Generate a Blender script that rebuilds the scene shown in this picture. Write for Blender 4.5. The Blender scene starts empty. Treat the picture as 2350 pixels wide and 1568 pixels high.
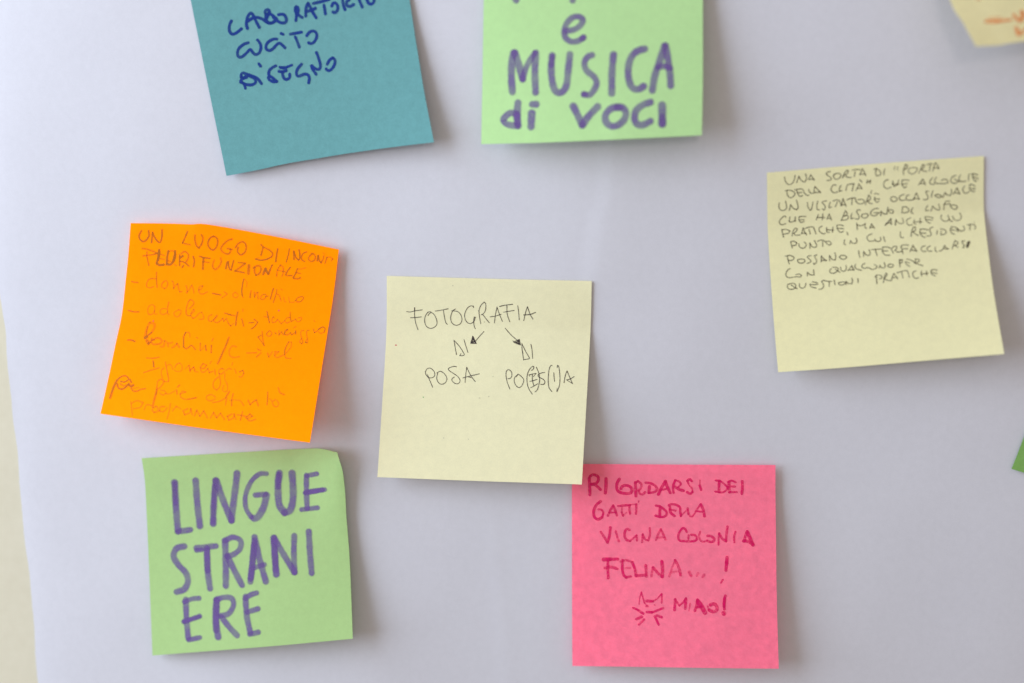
import bpy, math, random
from mathutils import Vector, Matrix

random.seed(4)
scene = bpy.context.scene
COL = scene.collection
MM = 0.001

# ---------------------------------------------------------------- camera, world, lamps, exposure
CAMERA_POSITION = (25.0, 70.0, 523.0)   # mm: x, z, distance from the wall
cam_data = bpy.data.cameras.new('camera')
cam = bpy.data.objects.new('camera', cam_data); COL.objects.link(cam)
cx, cz, cd = CAMERA_POSITION
cam.location = (cx*MM, -cd*MM, cz*MM)
cam.rotation_euler = (-Vector(cam.location)).to_track_quat('-Z', 'Y').to_euler()
cam_data.lens = 50; cam_data.sensor_width = 36
cam_data.clip_start = 0.02; cam_data.clip_end = 50
cam_data.dof.use_dof = True
cam_data.dof.focus_distance = 0.524
cam_data.dof.aperture_fstop = 2.4
cam_data.dof.aperture_blades = 7
scene.camera = cam

world = bpy.data.worlds.new('World'); scene.world = world
world.use_nodes = True
bg = world.node_tree.nodes['Background']
bg.inputs['Color'].default_value = (1.0, 0.885, 0.78, 1)
bg.inputs['Strength'].default_value = 0.31

def area_lamp(name, loc, target, sx, sy, power, color):
    d = bpy.data.lights.new(name, 'AREA'); d.shape = 'RECTANGLE'; d.size = sx; d.size_y = sy
    d.energy = power; d.color = color
    o = bpy.data.objects.new(name, d); COL.objects.link(o)
    o.location = loc
    o.rotation_euler = (Vector(target)-Vector(loc)).to_track_quat('-Z', 'Y').to_euler()
    return o
# daylight from a window up to the left, grazing the wall
area_lamp('window_light', (-0.86, -0.42, 0.30), (0, 0, 0), 0.78, 1.0, 19.0, (0.73, 0.855, 1.0))
# a smaller, warmer light of the room behind the photographer
area_lamp('room_light', (0.13, -1.55, 0.34), (0, 0, 0), 0.20, 0.20, 1.9, (1.0, 0.87, 0.74))
# added broad fill lamp, high in front of the wall, standing in for ceiling bounce
area_lamp('bounce_fill_light', (-0.1, -1.35, 0.62), (0, 0, 0), 1.9, 1.6, 4.2, (1.0, 0.92, 0.82))

scene.view_settings.view_transform = 'Standard'
scene.view_settings.look = 'None'
scene.view_settings.exposure = 0.0
scene.view_settings.gamma = 1.0
try:
    scene.cycles.transparent_max_bounces = 64
except Exception:
    pass

# ---- shapes: everything below is in millimetres on the wall (x right, z up, h out of the wall) ----
def smooth01(t):
    t = 0.0 if t < 0 else (1.0 if t > 1 else t)
    return t*t*(3-2*t)

def interp(pts, t):
    for (a, b), (c, d) in zip(pts, pts[1:]):
        if t <= c:
            return b+(d-b)*(t-a)/(c-a) if t > a else b
    return pts[-1][1]

def sheet_height(x, z):
    """how far the loosely hung sheet stands off the wall"""
    h = 2.0+14*smooth01((0.8*x/190+0.8*z/127+0.3)/1.7)
    h += 0.42*math.sin(x/23.0+z/90.0)+0.4*math.sin(x/41.0-z/57.0+1.3)+0.3*math.sin(z/31.0+x/120.0+0.4)+0.10*math.sin(x/9.0-z/37.0)*math.sin(z/43.0+0.7)
    xc = CREASE_X(z)                                   # soft vertical crease above the middle note
    k = smooth01((z-5)/25.0)*smooth01((95-z)/15.0)
    d = x-xc
    if d > 0:
        h += k*0.28*(min(d, 6.0)/6.0)*math.exp(-max(0.0, d-6)/40.0)
    h += 0.09*math.exp(-((x+14+0.1*z)/3.5)**2)*smooth01((-50-z)/25.0)   # faint fold low in the middle
    return h

def CREASE_X(z):
    return interp([(-200, 22.0), (20, 24.0), (30, 25.4), (48, 27.8), (54, 30.3), (75, 30.6), (200, 30.6)], z)

def catmull(P, n):
    """dense smooth polyline through P, n steps per span"""
    if len(P) < 3:
        a, b = P[0], P[-1]
        return [(a[0]+(b[0]-a[0])*i/n, a[1]+(b[1]-a[1])*i/n) for i in range(n+1)]
    Q = [(2*P[0][0]-P[1][0], 2*P[0][1]-P[1][1])]+list(P)+[(2*P[-1][0]-P[-2][0], 2*P[-1][1]-P[-2][1])]
    out = []
    for i in range(1, len(Q)-2):
        p0, p1, p2, p3 = Q[i-1], Q[i], Q[i+1], Q[i+2]
        for s in range(n):
            t = s/n
            out.append(tuple(0.5*((2*p1[k])+(-p0[k]+p2[k])*t+(2*p0[k]-5*p1[k]+4*p2[k]-p3[k])*t*t+(-p0[k]+3*p1[k]-3*p2[k]+p3[k])*t**3) for k in (0, 1)))
    out.append(tuple(P[-1]))
    return out

def resample(P, n):
    L = [0.0]
    for a, b in zip(P, P[1:]):
        L.append(L[-1]+math.hypot(b[0]-a[0], b[1]-a[1]))
    out, j = [], 0
    for i in range(n+1):
        s = L[-1]*i/n
        while j < len(P)-2 and L[j+1] < s:
            j += 1
        d = L[j+1]-L[j]
        t = (s-L[j])/d if d > 1e-12 else 0
        out.append((P[j][0]+(P[j+1][0]-P[j][0])*t, P[j][1]+(P[j+1][1]-P[j][1])*t))
    return out

class Note:
    """a sticky note as a bent sheet: four edge lines plus a lift away from the board"""
    def __init__(s, top, right, bottom, left, lift, extra=()):
        s.E = [resample(catmull(e, 24), 96) for e in (top, right, bottom, left)]
        s.lift, s.extra = lift, extra
    def edge(s, k, t):
        e = s.E[k]
        f = t*96
        i = max(0, min(95, int(math.floor(f))))
        g = f-i
        return (e[i][0]+(e[i+1][0]-e[i][0])*g, e[i][1]+(e[i+1][1]-e[i][1])*g)
    def flat(s, u, v):
        T, B, L, R = s.edge(0, u), s.edge(2, u), s.edge(3, v), s.edge(1, v)
        c = (s.E[0][0], s.E[0][96], s.E[2][0], s.E[2][96])
        return tuple((1-v)*T[k]+v*B[k]+(1-u)*L[k]+u*R[k]-((1-u)*(1-v)*c[0][k]+u*(1-v)*c[1][k]+(1-u)*v*c[2][k]+u*v*c[3][k]) for k in (0, 1))
    def rise(s, u, v):
        bl, br, v0, p, bow, base = s.lift
        uu = min(1.0, max(0.0, u))
        t = max(0.0, (v-v0)/(1-v0))
        h = base + (bl*(1-uu)+br*uu)*t**p + bow*4*uu*(1-uu)*t
        for cu, cv, ru, rv, amp in s.extra:
            d = math.hypot((u-cu)/ru, (v-cv)/rv)
            if d < 1:
                h += amp*(1-d)**2
        return h
    def height(s, u, v, x, z):
        return sheet_height(x, z)+0.45+s.rise(u, v)
    def point(s, u, v):
        x, z = s.flat(u, v)
        return (x, z, s.height(u, v, x, z))

NOTE_SHAPES = {
    'teal': dict(top=[(-116.75, 134.3), (-38.95, 145.4)],
        right=[(-38.95, 145.4), (-35.74, 123.1), (-33.98, 111.14), (-32.03, 99.11), (-30.32, 88.99), (-27.15, 73.2)],
        bottom=[(-104.06, 61.12), (-93.02, 63.16), (-81.37, 65.63), (-70.67, 67.37), (-59.99, 69.09), (-43.04, 71.4), (-27.15, 73.2)],
        left=[(-116.75, 134.3), (-115.11, 123.87), (-109.92, 93.5), (-104.06, 61.12)],
        lift=(2.2, 6.5, 0.1, 1.5, -0.8, 0.3), extra=[]),
    'mus': dict(top=[(-8.55, 148.52), (66.91, 148.93)],
        right=[(66.91, 148.93), (66.77, 121.78), (66.95, 97.18), (66.73, 75.52)],
        bottom=[(-10.11, 72.54), (8.39, 72.93), (22.68, 73.48), (40.41, 74.25), (66.73, 75.52)],
        left=[(-8.55, 148.52), (-9.24, 122.62), (-9.71, 94.95), (-10.11, 72.54)],
        lift=(8, 12, 0.0, 1.25, 1.5, 0.6), extra=[]),
    'right': dict(top=[(90.94, 62.51), (127.28, 65.63), (165.51, 68.4)],
        right=[(165.51, 68.4), (166.25, 53.13), (167.54, 39.49), (169.78, 20.43), (172.91, 0.01)],
        bottom=[(96.57, -8.83), (118.02, -6.65), (145.12, -3.37), (172.91, 0.01)],
        left=[(90.94, 62.51), (91.99, 40.94), (94.32, 13.48), (96.57, -8.83)],
        lift=(6, 12.5, 0.27, 1.12, 0, 0.2), extra=[]),
    'or': dict(top=[(-140.3, 43.82), (-126.37, 43.68), (-117.32, 43.42), (-115.63, 43.66), (-109.92, 43.18), (-87.88, 39.26), (-63.3, 34.34)],
        right=[(-63.3, 34.34), (-65.58, 16.71), (-67.39, 4.76), (-69.93, -13.08), (-72.82, -35.19)],
        bottom=[(-153.48, -27.11), (-114.59, -31.11), (-72.82, -35.19)],
        left=[(-140.3, 43.82), (-141.61, 32.46), (-142.98, 22.38), (-144.66, 10.19), (-146.99, 0.5), (-149.86, -12.05), (-153.48, -27.11)],
        lift=(4, 13.5, 0.08, 1.5, 0, 2.6), extra=[(0.33, 0, 0.25, 0.25, 0.9)]),
    'cen': dict(top=[(-46.0, 24.54), (-8.54, 23.82), (29.35, 23.38)],
        right=[(29.35, 23.38), (29.0, 4.56), (27.71, -21.7), (26.21, -50.82)],
        bottom=[(-49.69, -50.04), (-11.31, -50.62), (26.21, -50.82)],
        left=[(-46.0, 24.54), (-46.46, 3.68), (-47.95, -21.51), (-49.69, -50.04)],
        lift=(6, 10.5, 0.24, 1.15, 0, 0.3), extra=[]),
    'ling': dict(top=[(-140.35, -45.23), (-110.13, -42.95), (-81.08, -40.86), (-71.57, -40.13), (-64.7, -40.93)],
        right=[(-64.7, -40.93), (-62.92, -47.25), (-62.3, -56.23), (-62.01, -66.03), (-60.75, -83.59), (-59.23, -111.27)],
        bottom=[(-137.85, -121.69), (-102.78, -116.89), (-59.23, -111.27)],
        left=[(-140.35, -45.23), (-139.42, -53.2), (-139.07, -65.64), (-138.63, -84.03), (-137.85, -121.69)],
        lift=(2.5, 8.5, 0.2, 1.2, 0.6, 0.5), extra=[(1, 0.05, 0.27, 0.6, 6.0)]),
    'pink': dict(top=[(22.55, -45.1), (27.0, -45.09), (62.45, -44.83), (97.38, -44.48)],
        right=[(97.38, -44.48), (98.3, -72.82), (98.91, -95.27), (99.86, -120.73)],
        bottom=[(23.14, -122.7), (63.37, -121.4), (99.86, -120.73)],
        left=[(22.55, -45.1), (22.67, -66.49), (22.89, -97.17), (23.14, -122.7)],
        lift=(2, 6.5, 0.14, 1.15, 0.5, 2.0), extra=[]),
    'tr': dict(top=[(137.32, 178.14), (211.25, 189.24)],
        right=[(211.25, 189.24), (226.62, 112.32)],
        bottom=[(154.23, 104.13), (162.43, 104.61), (170.65, 105.87), (226.62, 112.32)],
        left=[(137.32, 178.14), (142.47, 144.42), (147.21, 119.85), (150.85, 111.95), (154.23, 104.13)],
        lift=(24, 10, 0.0, 1.6, 0, 1), extra=[]),
    'gr': dict(top=[(202.87, 26.99), (269.28, 3.0)],
        right=[(269.28, 3.0), (253.01, -64.87)],
        bottom=[(181.65, -43.92), (183.94, -44.69), (206.01, -50.81), (253.01, -64.87)],
        left=[(202.87, 26.99), (185.25, -32.2), (183.53, -38.04), (181.65, -43.92)],
        lift=(1, 1, 0.3, 1.4, 0, 0.2), extra=[]),
}
WRITING = [
    ('teal', 'handwriting', 'blue', '0.97 -1.00 1678,2716 1560,2884 1499,3115 1549,3297 1676,3347 1858,3284 2068,3166;0.97 -1.00 2351,3201 2339,2991 2423,2729 2539,2559 2650,2510 2730,2628 2808,2937 2903,3249;0.97 -1.00 2414,2866 2598,2788 2777,2740 2970,2792 3152,2910 3321,3095 3482,3139 3664,3065 3768,2961;0.97 -1.00 3450,2665 3323,2713 3298,2570 3382,2480 3480,2496 3488,2637 3286,2915;0.97 -1.00 3329,2679 3286,2915 3387,3106 3587,3122 3729,2989 3615,2779 3466,2668;0.97 -1.00 3632,2869 3756,3028 3913,3186 4127,3222 4218,3087 4172,2871 4050,2799 3897,2801;0.97 -1.00 4766,2555 4695,2733 4721,2911 4645,3212;0.97 -1.00 4725,2600 4826,2600 4832,2757 4757,2900;0.97 -1.00 4773,2903 4854,3021 4957,3108;0.97 -1.00 5133,3069 5176,2815 5266,2587 5348,2497 5404,2663 5476,2935 5594,3233;0.97 -1.00 5184,2869 5425,2840 5636,2781;0.97 -1.00 5577,2536 5883,2517 6327,2469;0.97 -1.00 6053,2701 6055,2892 6052,3117;0.97 -1.00 6408,2794 6495,2670 6623,2709 6677,2891 6595,3085 6470,3134 6410,3089;0.97 -1.00 6961,2488 6939,2726 6955,2936 6985,3063;0.97 -1.00 7238,2637 7108,2719 7113,2893 7255,2951 7416,2891;0.97 -1.00 7700,2575 7717,2785 7789,3073;0.97 -1.00 8048,2701 8098,2916 8218,3004 8348,2921 8407,2758'),
    ('teal', 'handwriting', 'blue', '0.94 -1.00 2258,3879 2047,3908 1777,4066 1673,4255 1674,4429 1800,4488 2024,4392 2225,4238 2314,4220 2374,4354 2484,4498 2663,4461 2780,4291 2817,4088 2776,3941 2712,3824;0.94 -1.00 3610,3939 3444,3918 3189,4014 3059,4166 3044,4339 3182,4426 3364,4359 3563,4200 3691,4151 3794,4239 3916,4416;0.94 -1.00 3861,3708 3940,3762;0.94 -1.00 4277,3811 4549,3805 4804,3803;0.94 -1.00 4484,3986 4531,4204 4583,4493;0.94 -1.00 5023,4009 5184,3862 5374,3841 5485,3982 5451,4186 5301,4371 5156,4424 5047,4363'),
    ('teal', 'handwriting', 'blue', '0.94 -1.00 1715,5993 1711,5834 1648,5717 1555,5664;0.94 -1.00 1617,5431 1650,5297 1755,5254 1910,5348 2189,5509 2369,5650 2507,5924;0.94 -1.00 1558,5647 1721,5784 1978,5887 2191,5860 2263,5752 2206,5600 1996,5435;0.94 -1.00 1561,5630 1651,5525 1880,5499;0.73 -1.00 1637,5329 1677,5477 1823,5436;0.94 -1.00 2568,4969 2621,5085;0.94 -1.00 3330,5204 3166,5256 2988,5383 2933,5584 3074,5751 3241,5957;0.94 -1.00 3241,5957 3072,5945 2908,5809 2878,5697;0.78 -1.00 3501,5296 3657,5375 3869,5340 4082,5294;0.94 -1.00 3430,5496 3593,5541 3768,5517;0.94 -1.00 3531,5319 3793,5380;0.94 -1.00 3590,5558 3575,5732 3629,5900 3759,5939 3878,5853 3903,5716;0.94 -1.00 4537,5329 4357,5474 4237,5665 4239,5842 4352,5879 4567,5827 4730,5874 4785,6042 4708,6276;0.94 -1.00 4985,5495 5008,5657 5131,5926;0.94 -1.00 5005,5481 5086,5600 5207,5692 5342,5697 5409,5514 5375,5121 5331,4885;0.94 -1.00 5729,5532 5881,5346 6048,5267 6123,5420 6032,5652 5867,5819 5725,5849 5641,5747'),
    ('mus', 'handwriting', 'violet', '2.16 -1.00 1394,3306 1501,3461;2.16 -1.00 4117,3382 4097,3535'),
    ('mus', 'handwriting', 'violet', '1.94 -1.00 3837,4933 4186,4875 4463,4697 4577,4444 4412,4299 4133,4314 3879,4538 3743,4860 3771,5187 4006,5405 4331,5417 4609,5263;1.72 -1.00 4563,5299 4618,5240'),
    ('mus', 'handwriting', 'violet', '2.31 -1.00 1398,7631 1337,6929 1349,6230 1429,5859;2.31 -1.00 1485,5860 1682,6425 1857,7059;1.87 -1.00 1857,7059 2058,6435 2401,5886;2.24 -1.00 2448,5887 2414,6725 2464,7683;2.24 -1.00 3198,6029 3157,6470 3189,7032 3291,7503 3482,7744 3713,7684 3870,7386 3930,6780 4003,6012;2.02 -1.00 5010,6073 4803,6159 4667,6434 4764,6766 5092,7060 5235,7347 5125,7671 4921,7897 4667,7863;1.64 -1.00 4736,7866 4666,7849;2.24 -1.00 5981,6085 5919,6858 5925,7868;2.24 -1.00 7385,5880 7063,5962 6788,6234 6654,6699 6683,7265 6850,7649 7126,7732 7354,7600;2.24 -1.00 7746,7806 7852,7126 8076,6426 8281,5772;2.24 -1.00 8327,5774 8443,6488 8539,7202 8567,7629;1.87 -1.00 7986,6753 8261,6717 8536,6799;1.87 -1.00 3199,6099 3157,6470'),
    ('mus', 'handwriting', 'violet', '2.39 -1.00 1667,8152 1632,8712 1698,9182;2.09 -1.00 1583,8618 1300,8611 1068,8793 1000,8932 1216,9124 1642,9204;2.09 -1.00 1632,8712 1678,9135;2.46 -1.00 2310,8637 2294,8964 2291,9245;2.24 -1.00 2325,8226 2503,8231;2.31 -1.00 4191,8382 4385,8765 4627,9268;2.31 -1.00 4627,9268 4895,8881 5302,8452;2.24 -1.00 6268,8518 5948,8551 5677,8821 5684,9150 5919,9372 6239,9340 6510,9094 6572,8767 6407,8548 6177,8514;2.24 -1.00 7664,8355 7322,8472 7052,8695 6967,9021 7064,9309 7340,9393 7681,9235;2.46 -1.00 8193,8512 8211,8986 8219,9388;2.46 -1.00 8213,9081 8218,9365'),
    ('ling', 'handwriting', 'violet', '2.41 -1.00 1486,1332 1486,2226 1509,3080 1549,3808;2.05 -1.00 1548,3829 2175,3787;2.36 -1.00 2546,1315 2563,2308 2657,3632;2.36 -1.00 3333,3563 3403,2513 3549,1372;2.36 -1.00 3576,1388 3864,2404 4256,3468;2.36 -1.00 4256,3468 4430,2302 4643,1084;1.74 -1.00 6103,1199 5754,1197 5306,1567 4993,2271 5012,2917 5246,3363;2.46 -1.00 5384,3445 5596,3389 5889,2910 6041,2310;1.84 -1.00 6008,2258 5483,2270;2.46 -1.00 6743,1215 6631,1882 6659,2824 6928,3276 7210,3155 7360,2518 7366,1260;1.95 -1.00 8079,1426 8032,2274 8048,3147;1.64 -1.00 8078,1449 8626,1355;1.64 -1.00 7959,2342 8967,2206;1.64 -1.00 7766,3185 8579,3148;1.64 -1.00 1483,1368 1466,2367;1.64 -1.00 3335,3506 3461,1655;1.64 -1.00 6711,1264 6641,1957;1.84 -1.00 7995,2308 8857,2228'),
    ('ling', 'handwriting', 'violet', '2.25 -1.00 1835,4598 1441,4673 1269,5050 1479,5494 1853,5951 1944,6385 1753,6760 1357,6870;2.05 -1.00 2433,4731 3426,4709;2.25 -1.00 2962,4794 2955,5896 3051,6828;2.36 -1.00 3896,4475 3885,5613 3847,6748;1.95 -1.00 3896,4475 4291,4327 4670,4533 4616,4957 4253,5214 3969,5264;2.25 -1.00 3969,5264 4360,6147 4656,6775;2.25 -1.00 5081,6630 5218,5716 5370,4587;2.25 -1.00 5378,4409 5575,5530 5847,6692;1.74 -1.00 5243,5967 5807,5834;2.36 -1.00 6378,6381 6344,5450 6331,4519;2.15 -1.00 6352,4521 6828,5491 7278,6353;2.05 -1.00 7278,6353 7283,5387 7348,4496;2.15 -1.00 8076,4344 8073,5459 8114,6466;2.15 -1.00 2958,4901 2969,5897;2.15 -1.00 5107,6490 5340,4798;2.15 -1.00 6345,4664 6351,6164;1.54 -1.00 2428,4859 2712,4846'),
    ('ling', 'handwriting', 'violet', '2.15 -1.00 1806,7298 1808,8295 1862,9261;1.74 -1.00 1731,7399 2126,7288 2483,7281;1.74 -1.00 1661,8412 2489,8192;1.74 -1.00 1880,9355 2455,9271;2.46 -1.00 3366,7421 3286,8410 3380,9307;1.95 -1.00 3329,7454 3687,7339 4109,7408 4204,7770 3945,8177 3518,8250;2.15 -1.00 3586,8327 3926,8815 4334,9309;2.15 -1.00 3364,7492 3283,8979;2.15 -1.00 4812,7391 4853,8390 5003,9220;1.84 -1.00 4810,7462 5095,7307 5377,7238;1.84 -1.00 4859,8177 5422,8045;1.84 -1.00 4966,9310 5401,9232;1.54 -1.00 1697,8393 2453,8218'),
    ('cen', 'handwriting', 'pen', '0.28 -1.00 985,1747 1158,1765 1378,1704 1756,1639;0.28 -1.00 1371,1545 1374,1912 1432,2293 1558,2640;0.33 -1.00 1371,1545 1378,1720;0.28 -1.00 1177,2051 1444,2031 1711,1991;0.28 -1.00 2181,1728 2039,1748 1915,1928 1872,2184 1955,2438 2148,2553 2335,2506 2473,2359 2469,2135 2355,1883 2197,1766 2072,1859 2041,1924;0.28 -1.00 2385,1684 2667,1634 3028,1544;0.28 -1.00 2793,1640 2843,1932 2910,2218 2991,2327;0.28 -1.00 3388,1549 3264,1633 3172,1859 3159,2083 3242,2272 3432,2362 3619,2293 3709,2098 3658,1845 3484,1674 3201,1641;0.28 -1.00 4265,1461 4264,1381 4108,1379 3952,1517 3845,1775 3865,2030 3994,2218 4152,2252 4306,2129 4365,1936 4318,1921 4289,2082 4311,2337 4379,2510;0.28 -1.00 4533,1596 4568,1882 4638,2248;0.28 -1.00 4533,1628 4609,1371 4794,1160 4873,1269 4861,1555 4769,1733 4660,1800;0.28 -1.00 4739,1798 4899,2001 5059,2188;0.28 -1.00 5310,2197 5349,1797 5421,1397;0.28 -1.00 5421,1397 5551,1760 5699,2107;0.28 -1.00 5085,1894 5365,1845 5629,1752;0.33 -1.00 5546,1362 5826,1291 6183,1241;0.28 -1.00 5904,1305 5925,1718 6058,2114;0.28 -1.00 5752,1643 5985,1596 6265,1544;0.28 -1.00 6433,1308 6485,1641 6517,2006;0.28 -1.00 6742,2033 6812,1665 6909,1344;0.28 -1.00 6909,1344 7046,1723 7191,1958;0.35 -1.00 6736,1756 7046,1723 7308,1615'),
    ('cen', 'arrow', 'pen', '0.28 -1.00 4807,2634 4612,2867 4434,3093;0.51 -1.00 4286,2940 4249,3162;0.51 -1.00 4235,3188 4405,3142;0.51 -1.00 4306,3034 4407,3173;0.33 -1.00 4268,2883 4183,3233;0.33 -1.00 4183,3233 4457,3235;0.33 -1.00 4268,2883 4457,3235'),
    ('cen', 'arrow', 'pen', '0.28 -1.00 5849,2448 6142,2763 6434,3008;0.61 -1.00 6315,3121 6569,3209;0.61 -1.00 6440,3118 6554,3036;0.61 -1.00 6498,3038 6574,3178;0.28 -1.00 6558,2973 6634,3255;0.28 -1.00 6249,3060 6617,3240;0.28 -1.00 6542,2973 6345,3089'),
    ('cen', 'handwriting', 'pen', '0.28 -1.00 3351,3109 3432,3471 3513,3816;0.28 -1.00 3367,3125 3633,3402 3871,3742 3891,3821 3799,3864 3673,3859;0.28 -1.00 3673,3859 3731,3762;0.28 -1.00 3845,3063 3945,3361 4072,3689;0.28 -1.00 6692,3175 6725,3505 6824,3991;0.28 -1.00 6710,3221 6899,3564 7087,3858 7075,3921 6829,3975;0.28 -1.00 7136,3205 7207,3493 7255,3901;0.28 -1.00 6725,3505 6764,3661'),
    ('cen', 'handwriting', 'pen', '0.28 -1.00 2024,4716 2125,4555 2281,4534 2447,4672 2506,4860 2404,4989 2215,4995 2082,4873 2024,4716;0.28 -1.00 2143,4855 2253,5089 2434,5462;0.28 -1.00 2609,4746 2762,4668 2957,4766 3113,4998 3049,5222 2865,5306 2702,5217 2610,5014 2642,4760;0.28 -1.00 3549,4416 3407,4404 3192,4490 3166,4586 3396,4737 3625,4887 3763,5072 3710,5232 3554,5253 3389,5132 3366,5022 3471,4930;0.28 -1.00 4020,5175 4029,4811 4053,4432;0.28 -1.00 4053,4432 4282,4835 4520,5127;0.28 -1.00 3897,4958 4252,4852 4684,4734;0.28 -1.00 4128,4887 4288,4930'),
    ('cen', 'handwriting', 'pen', '0.29 -1.00 6239,5439 6101,5137 6019,4855 6004,4615 6063,4504 6171,4501 6276,4629 6287,4804 6218,4915 6110,4929;0.29 -1.00 6515,4820 6595,4697 6707,4760 6868,4920 6887,5050 6803,5271 6678,5351 6543,5278 6434,5084 6423,4910 6503,4787 6574,4709;0.29 -1.00 7232,4495 7315,4439 7341,4340 7306,4286 7202,4354 7075,4587 7038,4872 7078,5176 7180,5435 7345,5660;0.29 -1.00 7137,4716 7285,4669 7467,4638;0.29 -1.00 7288,4712 7314,4974 7396,5255;0.29 -1.00 7188,5032 7348,4995 7527,4925;0.29 -1.00 7250,5342 7407,5255 7584,5141;0.23 -1.00 7467,4642 7347,4798;0.23 -1.00 7126,4716 7162,4781;0.29 -1.00 7459,4326 7582,4574 7654,4878 7640,5184 7569,5447 7468,5548;0.29 -1.00 7884,4578 7735,4603 7588,4683 7584,4781 7707,4855 7863,4938 7924,5068 7855,5167 7725,5164;0.29 -1.00 8220,4232 8165,4222 8099,4387 8074,4693 8086,5064 8144,5324 8285,5512;0.29 -1.00 8333,4578 8354,4795 8395,5012;0.29 -1.00 8477,4324 8488,4214 8557,4289 8619,4615 8649,4941 8633,5225 8543,5510;0.23 -1.00 8537,5336 8531,5499;0.29 -1.00 8856,5056 8894,4717 8966,4476;0.29 -1.00 8966,4476 9100,4756 9267,5100;0.29 -1.00 9325,4751 9150,4864 8970,4922;0.23 -1.00 8970,4922 9259,5090'),
    ('cen', 'speck', 'pen', '0.38 0.30 4763,5922 4784,5931;0.38 0.30 5221,5828 5234,5836;0.35 0.30 3138,7948 3148,7955;0.38 0.30 5365,4836 5375,4842;0.38 0.30 4359,7964 4369,7972;0.38 0.30 4819,2155 4827,2161;0.38 0.30 3252,384 3259,390'),
    ('cen', 'speck', 'red', '0.44 -1.00 485,3436 515,3435'),
    ('cen', 'speck', 'green', '0.35 -1.00 2006,5972 2016,5979'),
    ('pink', 'handwriting', 'magenta', '0.90 -1.00 882,686 895,1075 907,1506;0.82 -1.00 924,603 1063,519 1285,587 1339,767 1228,935 978,992;0.82 -1.00 978,992 1200,1046 1435,1254;0.94 -1.00 1705,709 1704,1072 1670,1420;0.86 -1.00 2364,734 2253,930 2238,1209 2362,1376 2638,1445 2887,1431 2984,1291 2916,1123 2695,1040 2501,1096 2445,1208;0.86 0.80 3151,898 3164,1234 3177,1569;0.70 0.60 3151,926 3276,828 3441,981 3413,1178 3302,1290;0.70 0.60 3302,1290 3357,1430 3495,1485 3633,1374;0.74 0.75 3662,902 3911,938 4131,1063 4213,1232 4075,1373 3799,1415;0.86 0.80 3841,1092 3813,1401;0.86 0.95 4281,1484 4434,1147 4628,837;0.86 0.95 4628,837 4710,1090 4860,1399;0.57 0.80 4406,1273 4654,1216;0.70 0.90 5026,1398 4999,1089 5096,807;0.57 0.80 5096,765 5289,834 5385,975 5261,1116;0.82 0.95 5095,1102 5288,1228 5508,1298;0.70 0.90 5922,818 5812,720 5702,805;0.49 0.70 5702,805 5784,1001 5934,1198 5948,1367;0.70 0.90 5948,1367 5837,1451 5686,1368;0.45 0.50 6320,774 6306,1027;0.70 0.80 6306,1027 6374,1252'),
    ('pink', 'handwriting', 'magenta', '0.63 -1.00 7091,778 7278,803;0.78 -1.00 7265,803 7245,1072 7252,1353;0.56 0.80 7290,790 7489,943 7651,1121 7588,1275 7389,1378 7065,1333;0.86 0.80 7738,891 7738,1121 7762,1364;0.60 0.80 7689,853 7863,788 8062,864;0.60 0.80 7738,1083 8024,1082;0.60 0.80 7762,1364 8111,1363;0.78 0.80 8380,812 8390,1093 8364,1438'),
    ('pink', 'handwriting', 'magenta', '0.82 0.85 1433,1836 1224,2017 1098,2294 1125,2598 1304,2722 1498,2625;0.62 0.80 1498,2625 1569,2403 1472,2251 1320,2224;0.70 0.75 1789,2542 1915,2265 2055,2043;0.70 0.75 2055,2043 2150,2264 2232,2527;0.53 0.60 1859,2389 2191,2375;0.70 0.75 2303,2070 2635,2028 2884,2014;0.53 0.60 2483,2125 2482,2375;0.62 0.70 2468,2375 2536,2541;0.62 0.75 2856,2042 2855,2236 2882,2444;0.45 0.40 2536,2541 2716,2375;0.66 0.75 3188,1986 3187,2208 3172,2444;0.45 0.60 3314,1805 3299,1880;0.41 0.40 2912,2000 3216,1958;0.70 0.85 4154,2040 4374,2095 4648,2317 4674,2483 4536,2594 4343,2595 4137,2540;0.78 0.85 4360,2095 4345,2345 4343,2595;0.78 0.85 4842,2122 4868,2371 5059,2551;0.57 0.75 4841,2233 5116,2287;0.70 0.85 4788,2025 4981,1968 5228,2037 5337,2148 5349,2370 5375,2550;0.45 0.55 5375,2550 5528,2397 5694,2230;0.66 0.75 5708,2174 5747,2452;0.53 0.65 5747,2452 5856,2576 5994,2506 6161,2228 6328,1977;0.78 0.85 6355,1977 6476,2254 6528,2559;0.53 0.80 6105,2311 6434,2338'),
    ('pink', 'handwriting', 'magenta', '0.70 0.65 1439,3344 1604,3593 1769,3870;0.78 0.85 1769,3856 1867,3510 1911,3123;0.66 0.65 2172,3317 2240,3566 2322,3815;0.74 0.75 2849,3248 2739,3192 2628,3317 2613,3566 2708,3746 2874,3788;0.57 0.65 2874,3788 3040,3649 3179,3511;0.62 0.65 3201,3511 3210,3760;0.62 0.65 3466,3843 3496,3456;0.62 0.60 3496,3483 3619,3705 3756,3760;0.62 0.60 3770,3760 3855,3455 3843,3150;0.66 0.55 4142,3732 4282,3399 4393,3205;0.66 0.55 4393,3233 4502,3454 4610,3717;0.62 0.40 4225,3621 4556,3593'),
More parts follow.
